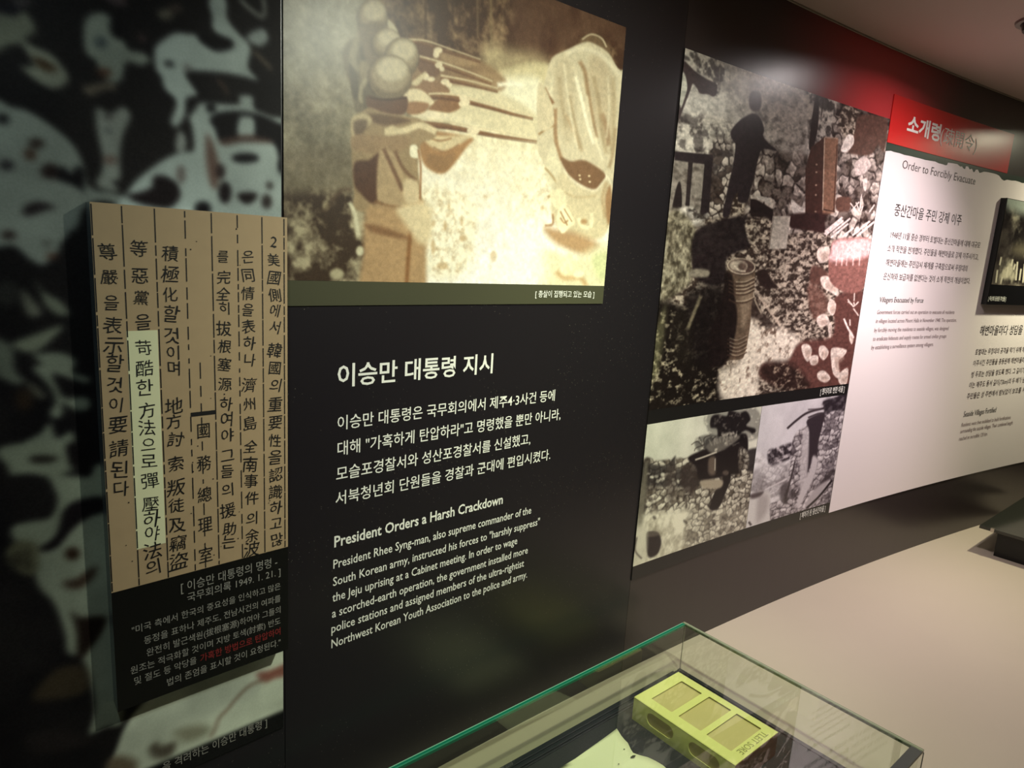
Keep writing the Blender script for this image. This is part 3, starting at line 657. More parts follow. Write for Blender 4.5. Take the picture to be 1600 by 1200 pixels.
# ================================================================ WALL LETTERING ON THE BLACK PANEL
wt = empty('wall_lettering', wp(.7, -.35, .001), 'white Korean heading and four-line paragraph lettered on the black panel', 'lettering', 'lettering on the black panel')
lettering([text_geo('이승만 대통령 지시', (527, 604.5), (769, 583.5), 36, 0, .016)], M['ink_white'], wt, 'heading_line')
for tx, a, b, hh in (('이승만 대통령은 국무회의에서 제주4·3사건 등에', (527, 671.5), (866, 627), 22.5),
                     ('대해 "가혹하게 탄압하라"고 명령했을 뿐만 아니라,', (527, 711.5), (875, 656.5), 22.5),
                     ('모슬포경찰서와 성산포경찰서를 신설했고,', (525, 751), (828, 695), 22),
                     ('서북청년회 단원들을 경찰과 군대에 편입시켰다.', (524, 788.5), (859, 719.5), 21.5)):
    lettering([text_geo(tx, a, b, hh, 0, .006)], M['ink_white'], wt, 'text_line')
we = empty('wall_lettering', wp(.7, -.69, .001), 'white English heading and six-line paragraph at the foot of the black panel', 'lettering', 'lettering on the black panel')
lettering([text_geo('President Orders a Harsh Crackdown', (522, 854.5), (785, 787), 17, 0, .018, False)], M['ink_white'], we, 'heading_line')
for tx, a, b, hh in (('President Rhee Syng-man, also supreme commander of the', (520.5, 888.5), (829.5, 802), 14),
                     ('South Korean army, instructed his forces to "harshly suppress"', (520, 914), (842.5, 821), 13.5),
                     ('the Jeju uprising at a Cabinet meeting. In order to wage', (519, 938), (807.5, 851.5), 13.5),
                     ('a scorched-earth operation, the government installed more', (518.5, 963), (824, 866), 13.5),
                     ('police stations and assigned members of the ultra-rightist', (517.5, 987.5), (818, 886), 13.5),
                     ('Northwest Korean Youth Association to the police and army.', (517.5, 1011), (823, 903.5), 13.5)):
    lettering([text_geo(tx, a, b, hh, 0, .007, False)], M['ink_white'], we, 'text_line')

# ================================================================ DOCUMENT BOARD (stands proud of the mural)
TB = .031
db = empty('document_board', wp(.25, -.641, .012), 'brown board of a handwritten document with black caption below, left of the black panel', 'sign')
s0 = at1(140, 315, TB)[0]; s1 = .389; ztop = .0252
ztan = (at1(207, 920, TB)[1] + at1(446, 853.5, TB)[1]) / 2; zbot = (at1(182, 1115, TB)[1] + at1(440, 1017, TB)[1]) / 2
board('board', s0, s1, zbot, ztop, .0035, TB - .001, M['board_side'], db)
board('document_print', s0, s1, ztan, ztop, TB - .0008, TB, M['document'], db)
board('caption_panel', s0, s1, zbot, ztan - .0002, TB - .0008, TB, mat('black_caption_panel', (20, 20, 18), .35, .4), db)
def on_doc(pts): return [at1(x, y, TB) for x, y in pts]
q = on_doc([(198, 517), (247, 516), (258, 848), (213, 859)])
sm_ = [(q[0][0] + q[3][0]) / 2, (q[1][0] + q[2][0]) / 2]
board('highlight_strip', sm_[0], sm_[1], (q[2][1] + q[3][1]) / 2, (q[0][1] + q[1][1]) / 2, TB, TB + .0004, M['highlight'], db)
rnd = random.Random(5)
lines = []
lines = []
for x, solid, x2 in ((157.5, .8, 0), (202.7, .75, 0), (251.5, .9, 0), (296.5, .5, 0), (313.5, .3, 1), (336, .92, 0), (374.7, .6, 0), (411.5, .95, 0), (444.5, .8, 0)):
    sv = at1(x, 600, TB)[0]; z = ztop - .002
    while z > ztan + .002:
        L = rnd.uniform(.012, .05) if solid > .7 else rnd.uniform(.006, .03)
        zz = max(z - L, ztan + .001)
        if not (x2 and z > -.15): 
            a = .0007; lines.append(([wp(sv - a, z, TB + .0006), wp(sv + a, z, TB + .0006), wp(sv + a, zz, TB + .0006), wp(sv - a, zz, TB + .0006)], [(0, 1, 2, 3)]))
        z = zz - (rnd.uniform(.001, .004) if solid > .7 else rnd.uniform(.002, .012))
for _ in range(30):
    sv = rnd.uniform(s0 + .01, s1 - .01); z = rnd.uniform(ztan + .01, ztop - .01); a = rnd.uniform(.0004, .0009)
    lines.append(([wp(sv - a, z - a, TB + .0006), wp(sv + a, z - a, TB + .0006), wp(sv + a, z + a, TB + .0006), wp(sv - a, z + a, TB + .0006)], [(0, 1, 2, 3)]))
lettering(lines, M['ink_black'], db, 'ruled_lines')['kind'] = 'stuff'
qa = at1(298, 648, TB); qb = at1(336, 643, TB)
board('ink_bar', qa[0], qb[0], (qa[1] + qb[1]) / 2 - .003, (qa[1] + qb[1]) / 2 + .0025, TB + .0004, TB + .0007, M['ink_black'], db)
def column(chars, x0, x1, ys, hgt, jit=1.0, bold=0.0, wf=1.0):
    parts = []
    for ch, y in zip(chars, ys):
        fr = (y - ys[0]) / (ys[-1] - ys[0]); x = x0 + (x1 - x0) * fr
        v, f = glyph_mesh(ch, bold)
        cs, cz = at1(x, y, TB); sw = at1(x + 10, y, TB)[0] - at1(x - 10, y, TB)[0]; sh = (at1(x, y - 10, TB)[1] - at1(x, y + 10, TB)[1])
        c = v - (v.max(0) + v.min(0)) / 2; k = 1.0 / .92
        c = c * k * (rnd.uniform(.88, 1.08) if jit else 1)
        a = math.radians(rnd.uniform(-9, 5)) * jit; shx = rnd.uniform(-.1, .14) * jit
        X = c[:, 0] * math.cos(a) - c[:, 1] * math.sin(a) + c[:, 1] * shx + .02 * jit * np.sin(c[:, 1] * 7 + y); Y = c[:, 0] * math.sin(a) + c[:, 1] * math.cos(a) + .02 * jit * np.sin(c[:, 0] * 6 + y)
        cs += rnd.uniform(-.001, .001) * jit
        kk = sh / 20 * hgt * .92
        parts.append(([wp(cs + xx * kk * .98 * wf, cz + yy * kk, TB + .0008) for xx, yy in zip(X, Y)], f))
    for g_ in parts: lettering([g_], M['ink_black'], db, 'handwritten_character' if jit else 'printed_character')
column('2.美國側에서韓國의重要性을認識하고많', 428, 432, [378, 386, 406, 434, 461, 485, 511, 547, 575, 602, 631, 660, 688, 714, 741, 768, 793, 817, 843], 24)
column('은同情을表하나濟州島全南事件의余波', 387, 394, [401, 430, 458, 484, 510, 536, 562, 601, 631, 661, 697, 725, 751, 778, 810, 836, 857], 24)
column('를完全히拔根塞源하여야그들의援助는', 348, 358, [401, 433, 459, 481, 513, 541, 569, 600, 631, 655, 680, 711, 736, 765, 797, 826, 846], 24)
column('國務總理室', 318, 321.5, [673, 723, 772, 819, 866], 26, 0, 0.0, .85)
column('積極化할것이며地方討索叛徒及竊盜', 265, 279, [396, 428, 460, 490, 524, 551, 575, 634, 658, 686, 724, 761, 789, 820, 848, 876], 27)
column('等惡黨을苛酷한方法으로彈壓하야法의', 217, 239.5, [388, 431, 465, 503, 543, 575, 605, 641, 668, 694, 720, 751, 787, 811, 833, 860, 886], 27)
column('尊嚴을表示할것이要請된다', 169, 189, [393, 433, 473, 508, 540, 567, 601, 632, 664, 700, 733, 763], 28)
WRT = M['ink_grey']
for tx, a, b, hh in (('[ 이승만 대통령의 명령 -', (282.7, 924.5), (433, 885.5), 16.5), ('국무회의록 1949. 1. 21. ]', (292.5, 939.5), (438, 900.5), 14.5),
                     ('"미국 측에서 한국의 중요성을 인식하고 많은', (206, 987), (438, 924), 12.5), ('동정을 표하나 제주도, 전남사건의 여파를', (225, 1005.5), (438, 941), 12.5),
                     ('완전히 발근색원(拔根塞源)하여야 그들의', (229, 1024), (438, 959), 12.5), ('원조는 적극화할 것이며 지방 토색(討索) 반도', (204, 1052.5), (438, 976), 12.5),
                     ('및 절도 등 악당을', (210, 1070.5), (307, 1036.5), 12.5), ('법의 존엄을 표시할 것이 요청된다."', (261, 1072), (438, 1008.5), 12.5)):
    lettering([text_geo(tx, a, b, hh, TB)], WRT, db, 'text_line')
lettering([text_geo('가혹한 방법으로 탄압하여', (313, 1034.5), (438, 991.5), 12.5, TB, .01)], M['ink_red'], db, 'text_line', 'dark red lettering')
#MORE
# ================================================================ VILLAGE PHOTOGRAPHS (board right of the black panel)
A0, A1 = 1.2845, 2.222
VT = .003
vb = empty('photo_board', wp(1.75, -.79, .001), 'black backing board carrying the three village photographs', 'panel')
board('backing', A0, A1, -.79, .4475, .0005, VT - .0005, M['board_black'], vb)
def photo(name, s0, s1, z0, z1, ppu, base): return Print(s0, s1, z0, z1, ppu, base, VT)

va = photo('village', A0, A1, -.353, .4475, 900, (150, 140, 130))
h, w_ = va.h, va.w
DV = (34, 27, 27); LV = (216, 206, 196)
leafy = speckle(h, w_, 16, 101, DV, (206, 196, 184), 6, .02, .7); grassy = speckle(h, w_, 7, 111, (58, 46, 41), (196, 180, 163), 4, -.02, .5)
darkgrass = speckle(h, w_, 9, 121, (28, 22, 20), (176, 162, 140), 4.5, -.15, .6); pale = speckle(h, w_, 20, 131, (150, 142, 136), (226, 218, 210), 2.2, .05, .5)
midpale = speckle(h, w_, 12, 136, (70, 62, 58), (218, 208, 198), 4, .12, .5)
mot = speckle(h, w_, 11, 145, (44, 33, 31), (226, 212, 200), 4, .02, .7); rub = stones(h, w_, 27, 141, (70, 56, 50), (232, 218, 206), (38, 27, 26), .6, .3) * .66 + mot * .34; rub2 = stones(h, w_, 15, 151, (60, 48, 44), (220, 206, 194), (36, 28, 28), .6, .3)
va.a = grassy.copy()
va.frame(1030, 60, 4.2105)
va.poly([(100, -60), (1600, 300), (1560, 800), (60, 800)], tex=pale, soft=6)
va.poly([(80, 520), (500, 560), (480, 900), (40, 860)], tex=midpale, soft=10, a=.8)
va.poly([(120, 500), (460, 560), (480, 780), (100, 740)], tex=leafy, soft=8, a=.55)
va.poly([(340, 700), (480, 700), (470, 1000), (420, 1150), (330, 1150)], tex=rub2, soft=5, a=.8)
va.poly([(690, 680), (800, 740), (980, 780), (980, 1240), (580, 1240), (620, 860)], tex=rub, soft=6)
va.poly([(700, 420), (1010, 440), (980, 760), (700, 700)], tex=midpale, soft=12, a=.6)
va.poly([(980, 280), (1240, 330), (1180, 660), (1010, 700), (980, 560)], tex=leafy, soft=6, a=.75)
va.poly([(1170, 440), (1560, 500), (1500, 1260), (1150, 1260)], tex=rub, soft=4)
va.poly([(1230, 430), (1300, 440), (1330, 640), (1230, 660), (1180, 560)], tex=grassy, soft=5)
va.poly([(1310, 520), (1400, 500), (1500, 540), (1480, 740), (1440, 700), (1400, 760), (1330, 770), (1230, 740), (1280, 640)], (92, 66, 58), 3)
va.poly([(1195, 730), (1235, 640), (1275, 640), (1280, 690), (1240, 745), (1215, 750)], (244, 230, 220), 1.5)
va.poly([(1290, 820), (1350, 775), (1395, 820), (1380, 860), (1330, 900), (1290, 890)], (226, 208, 200), 2); va.poly([(1340, 930), (1370, 920), (1360, 1000), (1345, 990)], (232, 216, 206), 1.5)
va.poly([(1170, 1050), (1260, 1050), (1240, 1150), (1170, 1130)], (96, 68, 58), 2)
for i in range(9):
    a = rnd.uniform(0, 3.1); x, y = rnd.uniform(1270, 1420), rnd.uniform(1060, 1190); va.stroke([(x - 50 * math.cos(a), y - 50 * math.sin(a)), (x + 50 * math.cos(a), y + 50 * math.sin(a))], 2, (232, 214, 206), 1)
va.poly([(160, 60), (420, 160), (380, 380), (300, 250), (160, 180)], tex=leafy, soft=3, a=.7)
va.poly([(165, 150), (235, 215), (300, 260), (375, 300), (380, 330), (375, 368), (355, 382), (318, 366), (270, 362), (250, 330), (222, 298), (205, 340), (170, 430), (120, 560), (118, 520), (140, 430), (180, 330), (160, 260), (150, 200)], (62, 50, 50), 1.5)
va.poly([(150, 240), (170, 240), (185, 320), (165, 400), (140, 450)], (200, 196, 184), 1.5)
for x in (470, 400): va.stroke([(x, 190), (x - 10, 360)], 1.5, (160, 150, 140), 1.5, .6)
va.poly([(1030, 385), (1050, 390), (1048, 540), (1035, 640), (1010, 720), (985, 720), (1000, 560)], (46, 34, 34), 1.5)
va.stroke([(1080, 400), (1065, 520)], 1.6, (60, 50, 48), 1)
# doorway frame on the left
va.poly([(98, 790), (320, 830), (300, 1240), (40, 1240)], (108, 98, 90), 2, 1, False); va.poly([(98, 790), (320, 830), (300, 1240), (40, 1240)], tex=midpale, soft=2, a=.3, sm=False)
va.poly([(100, 742), (355, 765), (352, 840), (345, 835), (100, 800)], (44, 36, 38), 1.2, 1, False)
va.poly([(300, 810), (350, 820), (325, 1180), (268, 1170)], (40, 32, 34), 1.2, 1, False); va.poly([(192, 805), (222, 812), (198, 1110), (172, 1100)], (46, 38, 38), 1.2, 1, False)
va.poly([(120, 960), (140, 950), (150, 1060), (140, 1120), (90, 1110), (95, 1060)], (40, 32, 32), 1.5)
va.poly([(40, 1160), (200, 1105), (280, 1160), (320, 1150), (320, 1180), (150, 1260), (40, 1260)], tex=midpale, soft=3)
# standing figure
va.poly([(610, 350), (655, 352), (672, 400), (662, 465), (630, 480), (600, 462), (592, 400)], (74, 62, 66), 3)
va.poly([(600, 498), (640, 500), (672, 540), (690, 600), (684, 640), (720, 690), (765, 725), (765, 740), (680, 730), (650, 800), (628, 900), (600, 1000), (578, 1075), (522, 1075), (515, 1010), (480, 1080), (462, 1160), (418, 1165), (452, 980), (482, 850), (502, 700), (474, 650), (478, 600), (530, 540)], (46, 37, 40), 2)
# cabinet
va.poly([(1000, 715), (1086, 650), (1086, 1260), (962, 1260), (962, 860)], (72, 46, 40), 1.2, 1, False)
va.poly([(1086, 650), (1178, 655), (1150, 1260), (1070, 1260)], (140, 104, 84), 1.2, 1, False)
va.stroke([(1088, 655), (1076, 1130)], 1.6, (196, 172, 150), 1); va.stroke([(1090, 652), (1176, 658)], 1.5, (190, 160, 140), 1); va.stroke([(1170, 700), (1148, 1140)], 1.5, (80, 52, 44), 1)
for y in (830, 880, 965, 1030, 1140): va.ell(1035 - (y - 830) * .02, y, 7, 6, (180, 150, 130), 1)
va.stroke([(1080, 1125), (1155, 1140)], 1.6, (50, 34, 30), 1)
va.poly([(600, 1055), (640, 1060), (750, 1125), (750, 1260), (660, 1260), (600, 1160)], (40, 30, 30), 1.5, 1, False); va.poly([(640, 1040), (720, 1050), (725, 1090)], (200, 190, 182), 1.5)
va.poly([(870, 1060), (920, 1100), (960, 1130), (940, 1200), (880, 1150)], (226, 216, 206), 2)
va.frame(1000, 340, 4)
va.poly([(170, -20), (345, 60), (330, 320), (300, 420), (120, 560), (90, 660)], tex=speckle(h, w_, 12, 161, (70, 62, 50), (170, 160, 138), 2.5), soft=6)
va.poly([(340, 100), (480, 20), (650, -10), (690, 60), (690, 180), (545, 250), (540, 400), (420, 420), (330, 330)], (34, 26, 28), 4, .93)
va.poly([(660, 20), (780, 0), (840, 60), (820, 180), (720, 200), (680, 150)], tex=grassy, soft=4)
va.poly([(340, 320), (430, 330), (420, 370), (330, 370), (300, 360)], (140, 130, 116), 3)
va.poly([(940, -20), (1180, -20), (1180, 90), (1060, 80), (940, 60)], (56, 36, 34), 3)
va.poly([(830, -10), (942, -10), (915, 195), (805, 195)], (190, 180, 168), 1.2, 1, False); va.stroke([(835, -5), (808, 190)], 1.2, (120, 108, 100), 1)
va.poly([(90, 560), (300, 560), (500, 460), (520, 700), (480, 920), (600, 960), (600, 1240), (40, 1240)], tex=darkgrass, soft=8)
va.poly([(300, 470), (520, 420), (540, 700), (480, 900), (330, 920), (300, 700)], (28, 22, 22), 12, .85)
va.poly([(200, 620), (300, 600), (320, 900), (220, 860)], (36, 30, 26), 14, .6)
va.poly([(160, 560), (120, 640), (90, 720), (60, 960), (100, 1000), (140, 800)], (150, 146, 108), 10, .45)
va.stroke([(380, 490), (340, 590), (300, 690)], 5, (150, 138, 112), 3, .7)
va.poly([(1180, -20), (1460, -20), (1460, 140), (1200, 130)], tex=rub, soft=3)
for i in range(8):
    x, y = rnd.uniform(1200, 1420), rnd.uniform(20, 120); va.stroke([(x - 60, y + 40), (x + 50, y - 50)], 3, (236, 218, 212), 1)
# ground right of the pot
va.poly([(730, 340), (790, 330), (830, 400), (860, 440), (760, 430)], (48, 36, 34), 3)
va.poly([(700, 440), (740, 560), (830, 660), (800, 690), (740, 640), (690, 620)], (56, 44, 40), 3, .8)
va.stroke([(715, 440), (780, 540), (880, 680)], 4, (210, 190, 172), 1.5, .8); va.stroke([(705, 450), (720, 520), (760, 600)], 2.5, (190, 172, 152), 1.2, .8)
va.poly([(680, 640), (760, 690), (880, 690), (1000, 770), (920, 900), (760, 920), (720, 1120), (520, 1140), (500, 960), (620, 900)], tex=speckle(h, w_, 14, 171, (112, 92, 80), (236, 222, 206), 4, .2), soft=8)
va.poly([(1080, 300), (1170, 340), (1180, 420), (1100, 420), (1060, 400)], (92, 64, 56), 4); va.poly([(1050, 420), (1130, 440), (1180, 560), (1100, 640), (1060, 560)], (110, 76, 66), 6, .8)
va.poly([(1240, 480), (1400, 460), (1360, 760), (1310, 1060), (1000, 1090), (760, 1000), (780, 910), (920, 900), (1000, 780), (1200, 740), (1210, 560)], (96, 62, 56), 5)
va.poly([(780, 920), (900, 900), (1000, 960), (1060, 1060), (900, 1090), (760, 980)], tex=darkgrass, soft=8, a=.7)
ST = (224, 206, 194)
for pts in ([(1128, 375), (1170, 365), (1220, 400), (1240, 450), (1235, 490), (1180, 460), (1140, 430)], [(1190, 505), (1225, 540), (1215, 600), (1195, 610), (1170, 570)], [(1110, 620), (1150, 600), (1180, 630), (1170, 670), (1125, 680), (1105, 650)],
            [(1120, 810), (1150, 800), (1180, 840), (1150, 890), (1120, 860)], [(1200, 815), (1290, 825), (1270, 870), (1240, 900), (1250, 1000), (1210, 980), (1195, 900)], [(1010, 800), (1050, 790), (1075, 830), (1050, 900), (1020, 860)], [(1110, 970), (1150, 955), (1190, 1000), (1160, 1030), (1115, 1010)],
            [(1180, 650), (1200, 680), (1190, 750), (1178, 720)], [(1310, 700), (1335, 740), (1325, 790), (1308, 760)], [(1240, 980), (1300, 940), (1290, 1040), (1250, 1040)], [(1060, 870), (1110, 860), (1110, 910), (1070, 920)], [(1110, 200), (1180, 180), (1180, 260), (1120, 280)]):
    va.poly(pts, ST, 1.5); va.poly([(x * .6 + (sum(p[0] for p in pts) / len(pts)) * .4 + 8, y * .5 + (sum(p[1] for p in pts) / len(pts)) * .5 + 12) for x, y in pts], (170, 144, 130), 3, .6)
va.stroke([(1275, 630), (1300, 690), (1335, 750)], 3, (240, 226, 218), 1)
for i in range(7): x, y = rnd.uniform(1290, 1390), rnd.uniform(460, 640); va.stroke([(x, y), (x + rnd.uniform(-30, 40), y + rnd.uniform(20, 60))], 2, (226, 208, 198), 1)
# large jar
va.poly([(1210, 145), (1300, 125), (1440, 135), (1436, 240), (1405, 420), (1350, 468), (1270, 462), (1190, 400), (1178, 290), (1190, 200)], (136, 92, 84), 2)
va.poly([(1215, 150), (1300, 135), (1436, 140), (1432, 235), (1330, 262), (1190, 270), (1195, 200)], (226, 186, 184), 5)
for x in (1225, 1260, 1290, 1330, 1370): va.stroke([(x + 10, 180), (x, 300)], 2, (240, 208, 204), 1.5, .7)
# tall pot
va.poly([(540, 330), (600, 350), (680, 345), (718, 335), (715, 420), (700, 520), (692, 640), (680, 730), (655, 850), (630, 885), (560, 890), (510, 905), (505, 800), (515, 600), (530, 440)], (104, 86, 72), 1.5)
va.poly([(534, 340), (575, 360), (590, 480), (608, 620), (590, 760), (570, 860), (500, 930), (430, 910), (440, 700), (500, 560), (522, 430)], (30, 22, 22), 4, .95)
va.poly([(640, 400), (700, 380), (695, 520), (670, 640), (640, 700), (630, 560)], (156, 136, 116), 7, .7)
for i, y in enumerate((385, 410, 432, 455, 505)): va.stroke([(555, y + 6), (600, y + 26), (660, y + 24), (716, y - 4)], 2.4, (72, 54, 46), 1.2, .85); va.stroke([(600, y + 16), (660, y + 14), (716, y - 12)], 1.6, (206, 188, 164), 1, .7)
for y in (760, 785, 808, 832, 856): va.stroke([(545, y), (600, y + 14), (668, y - 16)], 1.8, (70, 52, 44), 1, .8); va.stroke([(560, y - 8), (610, y + 5), (670, y - 24)], 1.4, (200, 180, 156), 1, .6)
va.ell(633, 308, 92, 55, (70, 54, 48), 1.5, 1, 6); va.ell(633, 304, 90, 52, (200, 184, 164), 1.2, 1, 6); va.ell(633, 303, 82, 45, (84, 66, 60), 1.2, 1, 6)
va.ell(615, 300, 58, 36, (178, 164, 148), 3, 1, 6); va.ell(640, 305, 26, 24, (96, 78, 70), 3); va.stroke([(590, 300), (620, 330), (660, 335)], 2, (210, 194, 176), 1.5)
va.blur(1, 1)
va.a *= 1 + (fbm(va.h, va.w, 6, 910, 2, .6)[..., None] - .5) * .4
va.grain(16, 9)
ph = board('village_photo', A0, A1 - .001, -.353, .4475, VT - .0004, VT, va.material('village_photograph', .3, .45), vb)
ph['label'] = 'sepia photograph of a tall pot and a figure among ruins'

def xz(px, py): return at1(px, py, VT)
sm1 = xz(1191, 634)[0]
b_ = Print(A0, sm1 - .0015, -.7525, -.3885, 800, (206, 202, 188), VT); h, w_ = b_.h, b_.w
stn = stones(h, w_, 13, 201, (90, 80, 70), (232, 224, 206), (44, 36, 34), .65, .22) * .72 + speckle(h, w_, 8, 205, (50, 42, 38), (226, 216, 198), 4, .05) * .28; stn_big = stones(h, w_, 30, 211, (150, 140, 124), (240, 232, 212), (60, 50, 46), .7, .1)
fol = speckle(h, w_, 10, 221, (28, 24, 26), (196, 186, 172), 6, -.16, .6); grd = speckle(h, w_, 26, 231, (160, 150, 132), (236, 228, 208), 3, .15)
b_.a = speckle(h, w_, 60, 241, (206, 204, 188), (232, 228, 212), 2)
b_.frame(980, 600, 4)
b_.poly([(90, 500), (200, 480), (380, 460), (440, 470), (600, 560), (860, 520), (800, 980), (20, 1000)], tex=stn, soft=3)
b_.poly([(110, 500), (240, 510), (300, 450), (310, 520), (440, 560), (440, 640), (240, 640), (90, 620)], tex=fol, soft=3, a=.7)
b_.poly([(60, 830), (300, 790), (520, 780), (760, 800), (760, 900), (20, 1160), (20, 1000)], tex=grd, soft=8)
b_.poly([(420, 760), (560, 800), (760, 740), (760, 900), (480, 1010), (360, 990)], tex=stn, soft=10, a=.75)
for i in range(46):
    x, y = rnd.uniform(90, 760), rnd.uniform(560, 900); b_.ell(x, y, rnd.uniform(6, 15), rnd.uniform(6, 13), (238, 230, 212), 1.5, rnd.uniform(.5, .9), rnd.uniform(0, 90))
for i in range(24):
    x, y = rnd.uniform(90, 740), rnd.uniform(560, 920); b_.ell(x, y, rnd.uniform(8, 20), rnd.uniform(5, 12), (44, 36, 34), 2.5, rnd.uniform(.5, .85), rnd.uniform(0, 90))
b_.poly([(105, 520), (130, 500), (110, 760), (90, 900), (55, 900), (70, 740)], (120, 114, 100), 6, .8)
b_.poly([(340, 520), (430, 500), (450, 600), (400, 690), (340, 640)], (56, 46, 44), 5, .8)
b_.poly([(240, 540), (300, 500), (300, 700), (250, 730)], (70, 60, 56), 6, .6)
b_.poly([(525, 210), (560, 190), (620, 200), (640, 165), (700, 180), (745, 170), (770, 220), (745, 260), (800, 280), (790, 315), (740, 290), (680, 330), (620, 340), (570, 330), (560, 280), (520, 270)], (38, 32, 34), 2.5)
b_.poly([(505, 190), (800, 150), (810, 340), (560, 350), (500, 280)], tex=fol, soft=3, a=.35)
for a in (((480, 400), (440, 360), (400, 380)), ((485, 400), (480, 340), (520, 320)), ((480, 380), (430, 400), (420, 420)), ((500, 400), (540, 340)), ((470, 370), (450, 330))): b_.stroke(a, 1.2, (90, 80, 74), .8)
b_.poly([(430, 340), (520, 315), (560, 340), (560, 400), (480, 430), (430, 400)], tex=fol, soft=3, a=.5)
b_.poly([(380, 460), (500, 400), (560, 370), (640, 350), (740, 310), (755, 420), (735, 520), (700, 560), (640, 570), (460, 600), (430, 520)], (34, 27, 29), 2.5)
b_.poly([(500, 380), (560, 340), (680, 320), (700, 340), (620, 400), (540, 430), (500, 410)], (186, 178, 164), 2.5); b_.poly([(500, 340), (700, 300), (720, 360), (520, 430)], tex=fol, soft=2, a=.5)
for i in range(12): b_.stroke([(530 + i * 14 + rnd.uniform(-6, 6), 385 - i * 5), (520 + i * 15 + rnd.uniform(-14, 14), 352 - i * 5 - rnd.uniform(0, 16))], rnd.uniform(1, 2), (204, 196, 182), 1.5, .5)
b_.stroke([(425, 474), (480, 455), (560, 425)], 2.5, (206, 196, 180), 1)
b_.poly([(510, 470), (550, 460), (550, 560), (510, 560)], (120, 104, 92), 4, .8); b_.stroke([(550, 465), (548, 540)], 1.2, (214, 204, 188), 1)
b_.poly([(600, 545), (640, 545), (645, 600), (610, 690), (570, 775), (515, 780), (540, 690), (590, 610)], (34, 27, 29), 2); b_.ell(615, 555, 20, 16, (86, 74, 68), 2)
b_.poly([(460, 605), (590, 598), (580, 650), (480, 650)], (168, 154, 136), 3)
b_.poly([(745, 420), (860, 410), (860, 540), (750, 540)], (40, 34, 36), 3, .9); b_.poly([(700, 400), (760, 440), (745, 560), (700, 540)], tex=stn, soft=3, a=.8)
b_.poly([(125, 930), (190, 930), (212, 985), (190, 1060), (135, 1082), (118, 1000)], (46, 38, 38), 2.5); b_.poly([(125, 925), (185, 925), (195, 945), (130, 955)], (90, 80, 74), 2)
b_.poly([(40, 900), (120, 900), (110, 1100), (10, 1160), (20, 1000)], (210, 202, 184), 6, .8); b_.stroke([(60, 960), (50, 1040), (90, 1090)], 2, (90, 80, 74), 2)
b_.blur(1, 1)
b_.grain(16, 10)
ph = board('village_photo', A0, sm1 - .0015, -.7525, -.3885, VT - .0004, VT, b_.material('hillside_photograph', .3, .45), vb); ph['label'] = 'small photograph of a collapsed house in piled stones'
c_ = Print(sm1, A1 - .001, -.7525, -.3885, 700, (216, 210, 212), VT); h, w_ = c_.h, c_.w
stn = stones(h, w_, 11, 301, (110, 100, 104), (230, 222, 222), (58, 48, 54), .5, .2) * .7 + speckle(h, w_, 7, 305, (60, 50, 56), (226, 218, 220), 4, .05) * .3; pal = speckle(h, w_, 14, 311, (150, 142, 144), (236, 230, 232), 3, .12, .5); fol = speckle(h, w_, 9, 321, (50, 42, 48), (200, 190, 194), 4, -.05, .6)
c_.a = speckle(h, w_, 60, 331, (206, 200, 204), (232, 226, 230), 2)
c_.frame(980, 600, 4)
c_.poly([(800, 440), (900, 500), (1040, 450), (1060, 720), (900, 860), (740, 900)], tex=pal, soft=4)
c_.poly([(880, 420), (940, 395), (1035, 370), (1035, 450), (960, 490), (890, 505)], tex=fol, soft=3)
c_.poly([(790, 540), (1010, 500), (1020, 680), (800, 700)], tex=stn, soft=6, a=.4)
c_.poly([(1040, 330), (1130, 250), (1240, 180), (1380, 130), (1340, 520), (1270, 760), (740, 960), (880, 760), (980, 700), (1020, 500)], tex=stn, soft=2)
c_.poly([(1125, 225), (1228, 180), (1222, 250), (1195, 360), (1185, 460), (1160, 480), (1120, 560), (1128, 420), (1135, 300)], (58, 48, 54), 2)
c_.poly([(1100, 300), (1135, 290), (1125, 560), (1080, 660), (1085, 460)], (206, 198, 200), 3, .8)
c_.poly([(1160, 450), (1190, 470), (1180, 540), (1140, 640), (1070, 770), (1060, 740), (1100, 620), (1140, 540)], (206, 198, 200), 3)
c_.poly([(1250, 560), (1290, 540), (1230, 650), (1160, 740), (1110, 770), (1150, 690)], (66, 56, 60), 3, .9); c_.poly([(1190, 640), (1270, 600), (1180, 740), (1090, 775), (1120, 720)], (226, 218, 220), 3, .7); c_.stroke([(1280, 600), (1200, 700), (1120, 775)], 3, (40, 32, 36), 1.5)
c_.poly([(1225, 110), (1290, 85), (1380, 60), (1380, 160), (1300, 165), (1240, 185), (1228, 150)], (46, 38, 44), 2); c_.poly([(1225, 90), (1380, 50), (1380, 180), (1240, 190)], tex=fol, soft=2, a=.3)
c_.stroke([(1000, 278), (1060, 225), (1130, 178), (1235, 150)], 3.2, (58, 48, 52), 1.2); c_.stroke([(1130, 210), (1190, 185), (1235, 180)], 2, (58, 48, 52), 1)
c_.stroke([(1130, 160), (1200, 155)], 2, (90, 80, 84), 1)
c_.stroke([(1050, 480), (1020, 600), (985, 725)], 2.5, (70, 60, 64), 1.5); c_.stroke([(860, 660), (960, 610), (1000, 590)], 2, (220, 212, 214), 1)
c_.poly([(960, 640), (1010, 620), (1000, 740), (960, 720)], (56, 46, 50), 4, .7)
c_.poly([(775, 690), (885, 670), (890, 760), (880, 880), (745, 900), (750, 780)], (214, 208, 206), 3); c_.poly([(820, 700), (880, 700), (870, 800), (810, 860)], (160, 150, 150), 8, .7); c_.poly([(770, 690), (850, 670), (830, 700), (780, 715)], (80, 68, 72), 3)
c_.stroke([(760, 860), (775, 880)], 3, (60, 50, 54), 1.5)
